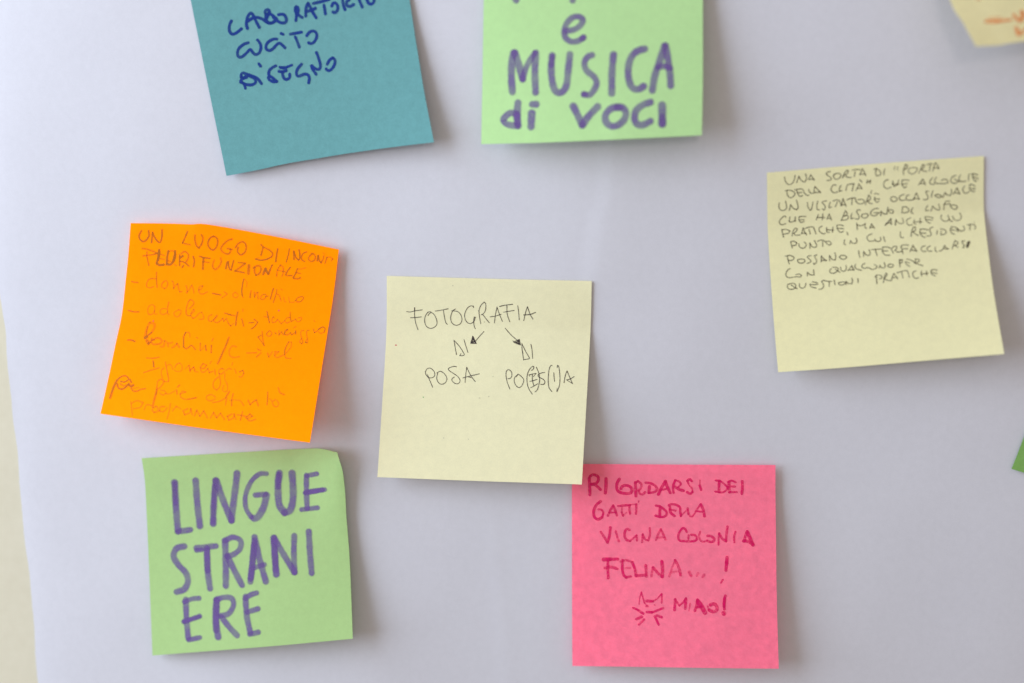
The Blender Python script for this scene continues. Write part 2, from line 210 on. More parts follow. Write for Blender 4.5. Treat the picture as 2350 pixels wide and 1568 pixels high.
    ('pink', 'handwriting', 'magenta', '0.67 0.85 5651,3327 5578,3201 5466,3151 5327,3303 5238,3530 5299,3756 5498,3793 5846,3804 6096,3752 6147,3626 6048,3501 5874,3477;0.56 0.65 5749,3502 5723,3704;0.56 0.60 6312,3324 6260,3525 6320,3751 6469,3813 6643,3749;0.75 0.75 6671,3523 6844,3547 6992,3672 6941,3798 6792,3824 6668,3774;0.56 0.70 7201,3960 7204,3671 7232,3395;0.71 0.75 7244,3420 7390,3670 7563,3783;0.71 0.75 7563,3783 7591,3443 7645,3066;0.60 0.70 8028,3316 7963,3567 7972,3831;0.75 0.75 8457,3767 8510,3515 8599,3289;1.01 0.85 8599,3339 8732,3615 8877,3967;0.93 0.80 8420,3767 8630,3791 8852,3916'),
    ('pink', 'handwriting', 'magenta', '1.09 0.85 1574,4705 1892,4689;0.85 0.80 1892,4689 2274,4680;0.80 0.85 1780,4769 1778,5184 1792,5616;0.85 0.65 1635,5121 1922,5073 2240,5159;0.80 0.85 2496,4737 2487,5152 2556,5471 2682,5583;0.71 0.70 2682,5583 2904,5535;0.66 0.60 2400,4801 2686,4737 2972,4833;0.61 0.35 2653,5120 2875,5120;0.80 0.75 2972,4833 3097,5152 3158,5503;0.90 0.70 3158,5503 3412,5486 3634,5470;0.80 0.70 3637,4992 3651,5247 3665,5534;0.66 0.55 3903,5533 3985,5087;0.80 0.65 4001,5087 4205,5341 4425,5547;0.95 0.85 4441,5547 4459,5181 4423,4800;0.61 0.45 4788,5530 4934,5084 5078,4734;0.80 0.65 5078,4734 5250,5083 5341,5463;0.61 0.30 4869,5323 5248,5273;0.85 0.50 5753,5302 5846,5492;0.71 0.40 6129,5490 6194,5363;0.76 0.45 6419,5552 6483,5441;1.04 0.85 7611,4593 7583,4847;0.90 0.80 7583,4847 7549,5213;0.52 0.65 7393,5674 7297,5833'),
    ('pink', 'cat_drawing', 'magenta', '0.47 0.70 3300,6906 3325,6618 3413,6315;0.61 0.80 3413,6315 3499,6618 3560,6840;0.38 0.60 3560,6840 3685,6967;0.80 0.70 3647,6999 3723,6999;1.09 0.75 3672,6744 3956,6758;0.57 0.70 3972,6758 4194,6614 4386,6406;0.66 0.75 4402,6390 4415,6612 4397,6829;0.57 0.35 4039,6933 4080,6964;0.80 0.80 3004,7083 3240,7193;0.95 0.80 3240,7193 3491,7367;1.04 0.85 3681,7286 3934,7300;0.85 0.85 3934,7300 4473,7089;1.09 0.70 3156,7640 3410,7527;0.90 0.70 3279,7911 3535,7654;0.90 0.85 4058,7490 4241,7902;0.99 0.80 4169,7457 4388,7535'),
    ('pink', 'handwriting', 'magenta', '0.76 0.85 5023,7179 5042,6925 5061,6655;0.61 0.75 5061,6671 5262,6955;0.61 0.75 5262,6955 5453,6795 5582,6604;0.80 0.80 5582,6620 5572,6826 5543,7096;0.43 0.50 5730,7205 5783,6856;0.80 0.75 6013,7202 6112,6917 6147,6663;1.28 0.85 6177,6758 6331,6978 6499,7294;0.71 0.70 6079,7044 6331,7010;0.95 0.75 6772,6912 6962,6864 7085,7005 7066,7179 6892,7243 6705,7166;0.52 0.45 6674,7166 6630,6960;0.80 0.85 7502,6465 7434,6814 7444,7114;0.85 0.85 7463,6592 7437,6972;1.18 0.75 7399,7304 7417,7351'),
    ('right', 'handwriting', 'pencil', '0.34 -1.00 824,293 833,425 915,596 1038,683 1184,620 1278,443 1310,250;0.34 -1.00 1380,616 1496,310;0.34 -1.00 1496,321 1577,492 1721,614 1804,556 1846,407 1796,228;0.34 -1.00 1938,492 2043,295;0.34 -1.00 2043,295 2114,410 2206,571;0.34 -1.00 1949,504 2175,514;0.34 -1.00 2948,213 2814,223 2752,294 2855,412 2988,533 2957,628 2793,635;0.34 -1.00 3122,349 3101,456 3162,592 3285,614 3408,527 3439,421 3347,336 3204,334 3101,412;0.34 -1.00 3521,570 3603,370 3695,225 3767,231 3756,340 3633,460;0.34 -1.00 3633,460 3756,569 3920,583;0.34 -1.00 3541,517 3593,369;0.34 -1.00 3951,247 4124,208 4328,247;0.34 -1.00 4104,304 4052,562;0.34 -1.00 4308,497 4430,212;0.34 -1.00 4430,212 4511,361 4583,543;0.34 -1.00 4307,464 4552,474;0.34 -1.00 4969,269 5057,243;0.34 -1.00 5050,253 5041,472 5071,595;0.34 -1.00 5061,243 5203,354 5285,492 5224,585 5071,595'),
    ('right', 'handwriting', 'pencil', '0.34 -1.00 5457,297 5426,437 5423,590;0.34 0.55 5933,203 5893,321 5924,378;0.34 0.55 6065,235 6025,331 6066,400;0.36 0.85 6320,640 6319,420 6400,163;0.36 0.85 6400,152 6491,203 6461,343 6350,401;0.34 0.75 6643,336 6552,395 6563,549 6706,649 6848,594 6948,447 6907,356 6724,324;0.34 0.75 7020,629 7110,416 7190,224;0.34 0.75 7190,224 7271,241 7252,361 7130,450;0.34 0.75 7130,450 7232,536 7385,569;0.34 0.75 7393,239 7514,193 7656,215;0.34 0.75 7555,218 7525,382 7512,557;0.34 0.75 7659,569 7718,330 7777,169;0.34 0.75 7777,169 7880,320 7942,502;0.34 0.75 7708,418 7921,445'),
    ('right', 'handwriting', 'pencil', '0.34 -1.00 850,973 954,949;0.34 -1.00 923,957 943,1156 1056,1331 1201,1300 1295,1166 1244,1052 1099,973 954,949;0.34 -1.00 1286,957 1410,947 1575,940 1679,1004 1740,1163 1864,1284 1957,1281;0.34 -1.00 1389,999 1409,1111 1533,1308 1657,1265;0.34 -1.00 1430,1113 1626,1119;0.34 -1.00 1937,995 1968,1096 2050,1202 2174,1191 2256,1177;0.34 -1.00 2205,1183 2195,1029 2236,891;0.34 -1.00 2236,891 2360,1044 2504,1211;0.34 -1.00 2256,1177 2483,1198;0.34 -1.00 3213,914 3121,873 3018,973 2977,1100 3059,1239 3183,1273 3306,1229;0.34 -1.00 3449,935 3367,1092 3378,1225 3490,1202;0.34 -1.00 3675,1208 3716,992 3797,923 4043,901;0.34 -1.00 4033,922 3992,1082 3961,1255;0.34 -1.00 4135,1249 4227,1081 4278,943;0.34 -1.00 4278,943 4350,1070 4421,1208;0.34 -1.00 4196,1144 4391,1162;0.34 -1.00 4308,738 4410,856;0.34 -1.00 4665,780 4635,919 4706,882;0.34 -1.00 4706,882 4808,803 4788,955;0.34 -1.00 4860,1312 4819,1463'),
    ('right', 'handwriting', 'pencil', '0.34 -1.00 5621,848 5509,861 5419,1007 5440,1185 5572,1284 5755,1222;0.34 -1.00 5825,931 5836,1108;0.34 -1.00 5815,1062 5897,1201 6019,1145;0.34 -1.00 6099,898 6049,1125;0.34 -1.00 5836,1086 6120,1109;0.34 -1.00 6261,922 6424,913 6566,957;0.34 -1.00 6261,944 6253,1142 6365,1306 6466,1248;0.34 -1.00 6263,1121 6486,1106;0.34 -1.00 7014,1214 7115,1079 7205,942;0.34 -1.00 7205,942 7278,1092 7319,1239;0.34 -1.00 7095,1155 7298,1160;0.34 -1.00 7662,901 7541,1046 7542,1179 7644,1243 7746,1229;0.34 -1.00 7824,903 7754,1041 7786,1177 7949,1223 8294,1240 8364,1179 8312,1063 8170,1030 8059,1076;0.34 -1.00 8726,874 8595,919 8495,1056 8517,1191 8659,1269 8781,1235 8790,1157;0.34 -1.00 8657,1046 8821,1171 8943,1192;0.34 -1.00 8939,869 8870,997 8882,1154 9004,1208 9176,1200;0.34 -1.00 9324,855 9306,1010 9304,1188;0.34 -1.00 9426,863 9568,864 9721,932;0.34 -1.00 9507,892 9509,1071 9613,1247 9673,1218;0.34 -1.00 9499,1025 9611,1057 9743,1124'),
    ('right', 'handwriting', 'pencil', '0.34 -1.00 566,1539 544,1735 615,1895 760,1930 885,1854 897,1701 858,1488;0.34 -1.00 1030,1955 1095,1675;0.34 -1.00 1095,1697 1238,1885 1382,1954 1446,1816 1366,1479;0.34 -1.00 1882,1647 1901,1858 2003,2043 2066,1983 2141,1638;0.34 -1.00 2368,1615 2315,1830 2334,2029 2437,2050;0.34 -1.00 2770,1641 2605,1659 2574,1722 2676,1841 2706,1976 2643,2080 2571,2029;0.34 -1.00 2945,1734 2881,1904 2901,1994 2994,1969;0.34 -1.00 3079,1680 3202,1637 3346,1672 3427,1822 3446,1956;0.34 -1.00 3273,1742 3179,1975;0.34 -1.00 3457,1957 3531,1612;0.34 -1.00 3541,1613 3612,1817 3672,1999;0.34 -1.00 3467,1903 3652,1920;0.34 -1.00 3715,1683 3920,1614 4104,1620;0.34 -1.00 3961,1629 3939,1935;0.34 -1.00 4104,1642 4144,1799 4246,1908 4389,1932 4512,1877 4512,1788 4390,1711 4227,1719;0.34 -1.00 4562,1991 4655,1757 4717,1542;0.34 -1.00 4717,1542 4799,1637 4798,1748 4675,1825;0.34 -1.00 4675,1825 4777,1944 4889,1976;0.34 -1.00 4993,1500 5064,1473 5186,1539;0.34 -1.00 5013,1656 4992,1787 5103,1918 5185,1881;0.34 -1.00 5023,1745 5226,1774'),
    ('right', 'handwriting', 'pencil', '0.34 -1.00 5776,1721 5735,1806 5796,1921 5917,1954 6020,1896 6000,1784 5878,1707 5776,1721;0.34 -1.00 6366,1637 6224,1670 6122,1772 6162,1886 6263,1928 6386,1916;0.34 -1.00 6590,1678 6488,1714 6437,1821 6467,1912 6629,1948 6792,1928;0.34 -1.00 6792,1895 6915,1616;0.34 -1.00 6925,1617 6976,1754 7036,1926;0.34 -1.00 6792,1872 7056,1928;0.34 -1.00 7483,1574 7362,1564 7362,1653 7433,1792 7443,1927 7341,1985 7229,1964;0.34 -1.00 7676,1568 7626,1719 7606,1873;0.34 -1.00 7768,1809 7870,1762 8032,1820 8073,1890 7991,1928 7849,1894 7768,1809;0.34 -1.00 8134,1928 8235,1703;0.34 -1.00 8235,1714 8337,1823 8479,1857 8530,1727 8519,1548;0.34 -1.00 8611,1812 8783,1514;0.34 -1.00 8783,1514 8845,1664 8916,1826;0.34 -1.00 8682,1740 8885,1801;0.34 -1.00 9138,1442 9047,1591 9088,1751 9190,1816 9332,1749;0.34 -1.00 9360,1394 9472,1392 9615,1504;0.34 -1.00 9371,1417 9352,1617 9474,1739 9595,1749;0.34 -1.00 9392,1586 9514,1608 9615,1628'),
    ('right', 'handwriting', 'pencil', '0.34 -1.00 868,2282 797,2220 628,2337 552,2485 601,2611 725,2634 841,2600;0.34 -1.00 1055,2288 1020,2483;0.34 -1.00 999,2481 1081,2544 1227,2513 1311,2487;0.34 -1.00 1304,2310 1279,2529;0.34 -1.00 1480,2315 1626,2306 1791,2332;0.34 -1.00 1501,2328 1467,2457 1557,2598 1714,2568;0.34 -1.00 1498,2471 1705,2479;0.34 -1.00 2381,2287 2283,2543;0.34 -1.00 2588,2262 2561,2569;0.34 -1.00 2317,2425 2677,2469;0.34 -1.00 2778,2556 2886,2312;0.34 -1.00 2886,2312 2983,2608;0.34 -1.00 2800,2514 2964,2540;0.34 -1.00 3434,2683 3542,2450 3638,2216;0.34 -1.00 3638,2216 3718,2334 3685,2441 3562,2474;0.34 -1.00 3562,2474 3726,2467 3775,2560 3680,2662 3455,2663;0.34 -1.00 3943,2377 3899,2506 3907,2639 4010,2615;0.34 -1.00 4334,2247 4222,2226 4159,2308 4238,2470 4276,2585 4213,2690 4091,2645;0.34 -1.00 4422,2465 4379,2550 4459,2646 4602,2648 4697,2534 4606,2449 4422,2465;0.34 -1.00 5161,2244 5018,2231 4854,2327 4800,2455 4890,2574 5053,2567 5157,2487;0.34 -1.00 4954,2425 5218,2459'),
    ('right', 'handwriting', 'pencil', '0.34 -1.00 5276,2608 5281,2386;0.34 -1.00 5290,2409 5421,2532 5543,2543;0.34 -1.00 5553,2544 5599,2215;0.34 -1.00 5597,2348 5730,2348 5851,2414 5828,2523 5706,2513 5627,2395;0.34 -1.00 6246,2515 6280,2274;0.34 -1.00 6281,2262 6423,2263 6563,2409 6541,2518 6377,2560 6235,2537;0.34 -1.00 6747,2336 6674,2485 6702,2599 6762,2627;0.34 -1.00 7429,2293 7335,2453 7354,2544 7476,2532;0.34 -1.00 7577,2574 7662,2335;0.34 -1.00 7662,2347 7762,2467 7923,2548 7985,2486 7938,2258;0.34 -1.00 8167,2547 8191,2302 8274,2153 8447,2145;0.34 -1.00 8171,2300 8436,2278;0.34 -1.00 8456,2291 8494,2440 8614,2563 8735,2573 8788,2466 8678,2366 8516,2364'),
    ('right', 'handwriting', 'pencil', '0.34 -1.00 722,3267 678,3057 664,2895;0.34 -1.00 664,2884 858,2890 1027,2973 957,3082 718,3117;0.34 -1.00 1122,3245 1176,3010 1290,2871 1374,2913 1326,3023 1203,3115;0.34 -1.00 1214,3127 1295,3215 1489,3221;0.34 -1.00 1566,3171 1655,2893;0.34 -1.00 1655,2893 1711,3081 1799,3249;0.34 -1.00 1600,3151 1771,3166;0.34 -1.00 1718,2933 1892,2880 2107,2877 2166,2985 2239,3232;0.34 -1.00 1919,2985 1972,3219;0.34 -1.00 2535,2882 2403,2961 2405,3121 2558,3261 2666,3248;0.34 -1.00 2745,2970 2745,3176 2860,3221;0.34 -1.00 3043,2975 2998,3222;0.34 -1.00 2750,3073 3077,3138;0.34 -1.00 3239,2902 3367,2891 3524,2951;0.34 -1.00 3227,2923 3250,3108 3369,3257 3508,3236;0.34 -1.00 3253,3052 3527,3100;0.34 -1.00 3676,3285 3709,3426;0.34 -1.00 4144,2883 4157,3033 4159,3193;0.34 -1.00 4151,2952 4338,3027 4544,2943;0.34 -1.00 4533,2953 4513,3112 4583,3187;0.34 -1.00 4731,3189 4828,2980;0.34 -1.00 4828,2980 4884,3100 4951,3209;0.34 -1.00 4754,3145 4902,3159'),
    ('right', 'handwriting', 'pencil', '0.47 0.95 5455,3096 5725,2810;0.37 0.85 5725,2810 5729,3097;0.37 0.85 5491,3019 5725,2994;0.40 0.85 5917,3126 5954,2865;0.34 0.75 5954,2876 6060,3035 6204,3094 6293,3032 6252,2822;0.34 0.75 6632,2832 6469,2910 6439,3045 6514,3190 6682,3193;0.34 0.75 6794,2938 6763,3097 6852,3174;0.34 0.75 7071,2893 7043,3156;0.34 0.75 6777,3040 7154,3085;0.34 0.75 7285,2842 7463,2858 7659,2932;0.34 0.75 7293,2889 7326,3030 7443,3156 7527,3164;0.34 0.75 7329,2985 7621,3033;0.34 0.75 8046,2816 8014,2975 8100,3098 8244,3146 8375,3076 8348,2865;0.34 0.75 8379,3030 8453,3164 8527,3159;0.34 0.75 8554,2930 8607,3073 8748,3155 8899,3099 8943,2941 8889,2797'),
    ('right', 'handwriting', 'pencil', '0.34 -1.00 1090,3826 1041,3547;0.34 -1.00 1042,3524 1173,3502 1318,3595 1269,3705 1095,3724;0.34 -1.00 1411,3660 1434,3811 1579,3893 1711,3836 1752,3702 1672,3592;0.34 -1.00 1920,3924 1925,3661;0.34 -1.00 1935,3673 2011,3840 2157,3899 2237,3815 2146,3555;0.34 -1.00 2281,3613 2455,3561 2622,3633 2719,3779 2843,3848 2911,3774 2833,3664 2663,3660;0.34 -1.00 2525,3647 2510,3886;0.34 -1.00 3536,3650 3502,3841 3562,3893;0.34 -1.00 3765,3866 3817,3722;0.34 -1.00 3817,3734 3904,3856 4052,3859 4102,3738 4067,3631;0.34 -1.00 4808,3471 4645,3536 4572,3667 4647,3811 4772,3835 4899,3823;0.34 -1.00 4926,3746 4981,3854 5106,3877 5195,3816 5184,3678'),
    ('right', 'handwriting', 'pencil', '0.34 -1.00 5341,3682 5363,3822 5399,3906;0.34 -1.00 6123,3500 6101,3659 6134,3777 6239,3787;0.34 -1.00 6588,3761 6639,3500 6737,3313 6820,3332 6810,3469 6689,3539;0.34 -1.00 6689,3539 6795,3664 6925,3745;0.34 -1.00 7022,3442 7169,3444 7396,3510;0.34 -1.00 7031,3466 7008,3625 7099,3795 7219,3875;0.34 -1.00 7029,3627 7277,3672;0.34 -1.00 7605,3390 7485,3437 7464,3574 7515,3717 7456,3804 7297,3813;0.34 -1.00 7800,3580 7763,3762;0.34 -1.00 7963,3503 8126,3563 8200,3686 8107,3793 7949,3802;0.34 -1.00 7975,3619 7951,3779;0.34 -1.00 8472,3444 8397,3588 8445,3754 8564,3834;0.34 -1.00 8472,3444 8636,3493 8748,3642;0.34 -1.00 8459,3593 8663,3658;0.34 -1.00 8731,3722 8736,3548;0.34 -1.00 8753,3596 8869,3700 9018,3667 9039,3553 8995,3456;0.34 -1.00 9198,3416 9356,3407 9499,3443 9552,3553 9500,3652;0.34 -1.00 9313,3415 9279,3679;0.27 0.30 9525,3271 9506,3362'),
    ('right', 'handwriting', 'pencil', '0.34 -1.00 912,4614 861,4403 851,4218;0.34 -1.00 744,4220 939,4192 1126,4288 1142,4382 1030,4452 871,4427;0.34 -1.00 1309,4442 1461,4421 1629,4471 1621,4585 1469,4629 1343,4583 1297,4476;0.34 -1.00 1950,4293 1811,4303 1774,4369 1903,4518 1897,4609 1744,4664;0.34 -1.00 2207,4282 2109,4307 2123,4423 2179,4543 2149,4678 2059,4739 2032,4667;0.34 -1.00 2396,4643 2415,4358;0.34 -1.00 2426,4359 2522,4505 2643,4608;0.34 -1.00 2401,4575 2623,4595;0.34 -1.00 2780,4621 2797,4371;0.34 -1.00 2806,4394 2901,4563 3036,4610;0.34 -1.00 3036,4610 3078,4465 3049,4257;0.34 -1.00 3235,4480 3336,4410 3503,4437 3582,4513 3491,4608 3344,4594 3235,4480;0.34 -1.00 4140,4257 4157,4453 4189,4594;0.34 -1.00 4349,4563 4378,4313;0.34 -1.00 4387,4337 4471,4483 4594,4529 4664,4432 4626,4245;0.34 -1.00 4741,4256 4888,4258 5182,4265;0.34 -1.00 4908,4272 4969,4576'),
    ('right', 'handwriting', 'pencil', '0.34 -1.00 5262,4180 5388,4180 5553,4230 5650,4331 5718,4533;0.34 -1.00 5260,4203 5226,4383 5336,4577 5554,4609;0.34 -1.00 5247,4374 5467,4383;0.34 -1.00 5697,4266 5766,4192 5890,4215 5881,4329 5792,4390;0.34 -1.00 5792,4390 5911,4481 6100,4476 6123,4444;0.34 -1.00 6095,4280 6112,4190 6272,4158 6437,4196;0.34 -1.00 6105,4281 6125,4421 6154,4584;0.34 -1.00 6132,4341 6381,4364;0.34 -1.00 6485,4500 6634,4225;0.34 -1.00 6634,4225 6696,4358 6796,4540;0.34 -1.00 6543,4436 6767,4514;0.34 -1.00 7194,4288 7033,4342 6992,4454 7057,4552 7202,4565;0.34 -1.00 7422,4320 7303,4367 7262,4479 7327,4565 7472,4579;0.34 -1.00 7645,4398 7620,4558 7697,4634;0.34 -1.00 7804,4609 7932,4575 8066,4367;0.34 -1.00 8067,4356 8130,4466 8206,4542;0.34 -1.00 8001,4500 8227,4544;0.34 -1.00 8392,4559 8476,4336 8555,4158;0.34 -1.00 8555,4158 8672,4238 8641,4351 8513,4385;0.34 -1.00 8513,4385 8668,4504;0.34 -1.00 8998,4210 8883,4211 8875,4303 8946,4425 8914,4538 8874,4523;0.77 1.00 9178,4285 9116,4395 9079,4512;0.77 1.00 9166,4307 9085,4496'),
    ('right', 'handwriting', 'pencil', '0.34 -1.00 940,4858 852,4885 735,5035 725,5196 825,5296 996,5300 1211,5284 1380,5310 1428,5234 1327,5156 1176,5177;0.34 -1.00 1702,5292 1725,5110;0.34 -1.00 1735,5123 1854,5248 2023,5263;0.34 -1.00 2023,5263 2009,5009;0.34 -1.00 2825,5038 2757,5100 2770,5216 2914,5264 3067,5198 3151,5068 3062,4980 2894,4964;0.34 -1.00 3014,5067 3212,5246;0.34 -1.00 3262,4998 3282,5149 3405,5207 3506,5125 3520,4931;0.34 -1.00 3596,5190 3781,4967;0.34 -1.00 3781,4967 3850,5180;0.34 -1.00 3598,5168 3871,5182;0.34 -1.00 3954,4915 3914,5026 3979,5147 4203,5237;0.34 -1.00 4386,4910 4266,4968 4236,5080 4336,5146 4485,5126 4567,5157 4686,5237 4856,5208 4918,5099 4809,5008;0.34 -1.00 5014,5200 5056,5066'),
    ('right', 'handwriting', 'pencil', '0.34 -1.00 5063,5114 5180,5217 5291,5147 5264,4961;0.34 -1.00 5407,5135 5508,5053 5652,5089 5667,5160 5557,5218 5434,5184;0.40 0.85 5965,5222 5960,5026 5972,4890;0.40 0.85 5973,4878 6086,4900 6076,5014 5969,5050;0.34 0.75 6307,4886 6420,4908 6578,5015 6692,5141;0.34 0.75 6223,5005 6255,5123 6410,5264;0.34 0.75 6244,5007 6405,5079;0.34 0.75 6655,5091 6691,4910;0.34 0.75 6691,4910 6835,4935 6848,5028 6718,5085;0.34 0.75 6615,5064 6794,5173 7004,5273'),
    ('right', 'handwriting', 'pencil', '0.34 -1.00 758,5659 748,5797 871,5888 1064,5870 1137,5738 1082,5618 933,5594 781,5638;0.34 -1.00 928,5674 1069,5801 1191,5881;0.34 -1.00 1315,5638 1314,5799 1426,5878 1558,5820 1613,5652;0.34 -1.00 1914,5598 2143,5664;0.34 -1.00 1801,5703 1988,5754 2159,5735;0.34 -1.00 1799,5726 1854,5846 2061,5921;0.34 -1.00 2193,6002 2332,5980 2414,5872 2393,5732 2336,5635 2426,5575 2612,5637 2801,5655;0.34 -1.00 2694,5668 2667,5895;0.34 -1.00 2921,5609 2945,5840;0.34 -1.00 3121,5753 3124,5846 3248,5880 3377,5846 3426,5759 3280,5734 3121,5753;0.34 -1.00 3448,5876 3471,5718;0.34 -1.00 3470,5740 3567,5841 3713,5855;0.34 -1.00 3713,5855 3755,5722 3734,5593;0.34 -1.00 4014,5632 3999,5825;0.40 0.80 4846,5964 4855,5736 4849,5551;0.34 0.75 4790,5637 4892,5544 5036,5569 5114,5645 5066,5721 4981,5736'),
    ('right', 'handwriting', 'pencil', '0.34 -1.00 5152,5938 5204,5690 5304,5493;0.34 -1.00 5304,5493 5350,5566 5198,5759;0.34 -1.00 5218,5772 5337,5841 5501,5880;0.34 -1.00 5524,5859 5581,5680 5656,5538;0.34 -1.00 5656,5538 5809,5817;0.34 -1.00 5586,5738 5784,5746;0.34 -1.00 5804,5518 6038,5459 6248,5445 6300,5565 6332,5786;0.34 -1.00 6013,5514 6051,5794;0.34 -1.00 6661,5495 6530,5563 6505,5722 6606,5870 6753,5849;0.34 -1.00 6907,5529 6882,5688 6905,5783;0.34 -1.00 7134,5551 7125,5757;0.34 -1.00 6883,5677 7185,5671;0.34 -1.00 7342,5547 7471,5502 7621,5562;0.34 -1.00 7340,5570 7356,5733 7502,5827;0.34 -1.00 7374,5654 7596,5721'),
    ('tr', 'handwriting', 'orange', '1.23 0.75 1046,8872 1528,8959;1.06 0.75 1528,8959 2119,8966;0.89 0.25 1205,8758 1756,8787;1.23 0.70 2385,8767 2419,8960 2535,9046;1.34 0.80 2535,9046 2724,8911 2795,8684;1.34 0.80 2795,8684 2749,8857'),
    ('tr', 'handwriting', 'orange', '1.34 0.85 2214,9367 2174,9634;1.23 0.60 2289,9633 2743,9400;0.67 0.50 1174,7818 1268,7863'),
    ('or', 'handwriting', 'lead', '0.57 0.75 542,386 456,575 468,763 588,902 700,935 834,803 920,614 883,381;0.57 0.75 1066,962 1075,459;0.57 0.75 1099,482 1178,679 1373,932 1483,929 1542,671 1518,323;0.50 0.75 2753,359 2661,651 2552,945;0.40 0.55 2559,945 2929,1022;0.57 0.55 3141,566 3157,830 3253,1104 3370,1195 3486,981 3523,703 3448,539;0.57 0.60 4027,537 3880,630 3785,850 3823,1073 4011,1215 4157,1111 4237,868 4210,644 4093,549 4005,536;0.57 0.50 4903,522 4713,625 4492,893 4420,1089 4545,1251 4770,1293 4869,1172 4880,1043;0.57 0.50 4724,1025 4945,1032'),
    ('or', 'handwriting', 'lead', '0.57 0.55 5104,910 5214,695 5390,565 5534,612 5607,793 5572,1044 5401,1221 5254,1150 5208,1037 5230,887;0.53 0.55 6299,539 6424,638 6712,729 6888,868 6858,1046;0.46 0.75 6858,1046 6641,1212 6370,1312 6113,1311;0.53 0.60 6405,691 6346,1071;0.28 0.30 6110,1286 6266,1208;0.53 0.75 7110,601 7081,929 7077,1251;0.35 0.95 7659,475 7631,817 7572,1178;0.46 0.85 7875,541 7926,968;0.50 0.70 7888,564 8007,839 8134,950 8197,874 8174,628 8121,426;0.42 0.60 8486,461 8333,569 8270,784 8319,924 8439,962;0.50 0.50 8746,492 8644,653 8612,812 8737,899 8892,803 8921,619 8840,497 8746,492;0.53 0.65 9033,810 9052,514;0.50 0.50 9066,537 9121,753 9226,870 9300,664 9319,494;0.42 0.55 9412,856 9474,524;0.35 0.20 9269,340 9343,374;0.42 0.35 9474,524 9634,488 9757,551 9698,666'),
    ('or', 'handwriting', 'lead', '0.54 0.45 650,1288 873,1318 1145,1404 1397,1514;0.50 0.50 1397,1514 1117,1592 725,1662;0.44 0.60 885,1458 907,1716 1036,2134;0.74 1.00 1460,1337 1472,1605 1401,2016;0.74 1.00 1415,2051 1564,2104 1749,2073;0.74 1.00 1464,1419 1450,1839;0.40 0.40 1556,1556 1738,1619;0.40 0.40 1554,1777 1734,1806;0.71 1.00 1906,1381 1877,1684 1888,2021;0.71 1.00 1891,2056 2068,2047 2186,1902 2248,1620 2225,1366;0.71 1.00 2231,1482 2190,1832;0.44 0.35 1941,1403 2069,1351 2183,1392;0.44 0.35 1961,1866 2122,1928;0.44 0.35 2267,2048 2361,2101;0.54 0.70 2462,1540 2490,1839 2513,2070;0.57 0.50 2544,1466 2690,1366 2854,1474 2893,1658 2802,1869;0.67 0.90 2518,1676 2617,1594;0.47 0.65 2514,1861 2741,1918 2957,2083;0.50 0.85 2691,2078 2645,2166;0.57 0.65 3131,1633 3205,1838 3203,2136;0.50 0.65 3427,1615 3674,1655 3939,1650;0.67 0.60 3634,1695 3636,1946 3655,2218;0.44 0.45 3605,1859 3916,1860;0.57 0.40 4156,1707 4098,1899 4142,2098 4268,2135 4416,1962 4490,1720 4439,1545;0.54 0.60 4746,2032 4768,1718 4839,1660'),
    ('or', 'handwriting', 'lead', '0.53 0.65 4818,1712 4921,2010 5007,2044 5038,1796 5073,1571;0.46 0.50 5302,1628 5649,1590;0.60 0.50 5629,1619 5440,1823 5198,2072;0.46 0.60 5198,2072 5421,2070 5645,2079;0.89 0.55 5823,1681 5833,1875 5845,2081;0.60 0.45 6109,1728 6122,1946 6210,2102 6351,2003 6418,1769 6343,1611 6193,1639 6043,1764;0.71 0.70 6549,1992 6621,1695;0.67 0.75 6632,1693 6707,1839 6788,1935;0.53 0.70 6800,1933 6854,1689 6923,1454;0.46 0.40 7190,1971 7201,1648 7312,1378 7437,1453 7486,1692 7444,1936;0.39 0.40 7203,1672 7578,1674;0.46 0.65 7795,1407 7687,1603 7617,1815;0.50 0.45 7633,1850 7920,1806;0.46 0.65 8135,1413 8087,1623 7990,1904;0.35 0.35 8135,1413 8341,1371 8518,1272;0.39 0.50 8086,1611 8297,1618;0.53 0.55 8004,1927 8167,1919 8322,1839'),
    ('or', 'handwriting', 'lead', '0.40 0.60 303,3001 462,3030 607,3035;0.34 0.50 1464,2821 1283,2794 1112,2860 1024,3076 1063,3239 1201,3279 1372,3212;0.37 0.60 1444,2471 1475,2821 1553,3238;0.37 0.40 1914,2870 1775,3017 1770,3181 1916,3289 2016,3190 2040,3003 1959,2879;0.37 0.40 2226,2875 2313,2963 2358,3262;0.37 0.40 2356,3239 2448,3070 2528,2995 2588,3223 2664,3403 2772,3373;0.37 0.40 2937,3064 3003,3247 3013,3431;0.37 0.40 3022,3408 3122,3262 3220,3053 3295,3212 3366,3438;0.37 0.40 3614,3275 3713,3171 3744,3052 3615,3093 3570,3281 3656,3430 3792,3446 4020,3297;0.44 0.60 4260,3340 4654,3358;0.30 0.45 4809,3172 4965,3250;0.30 0.45 4968,3273 4739,3494'),
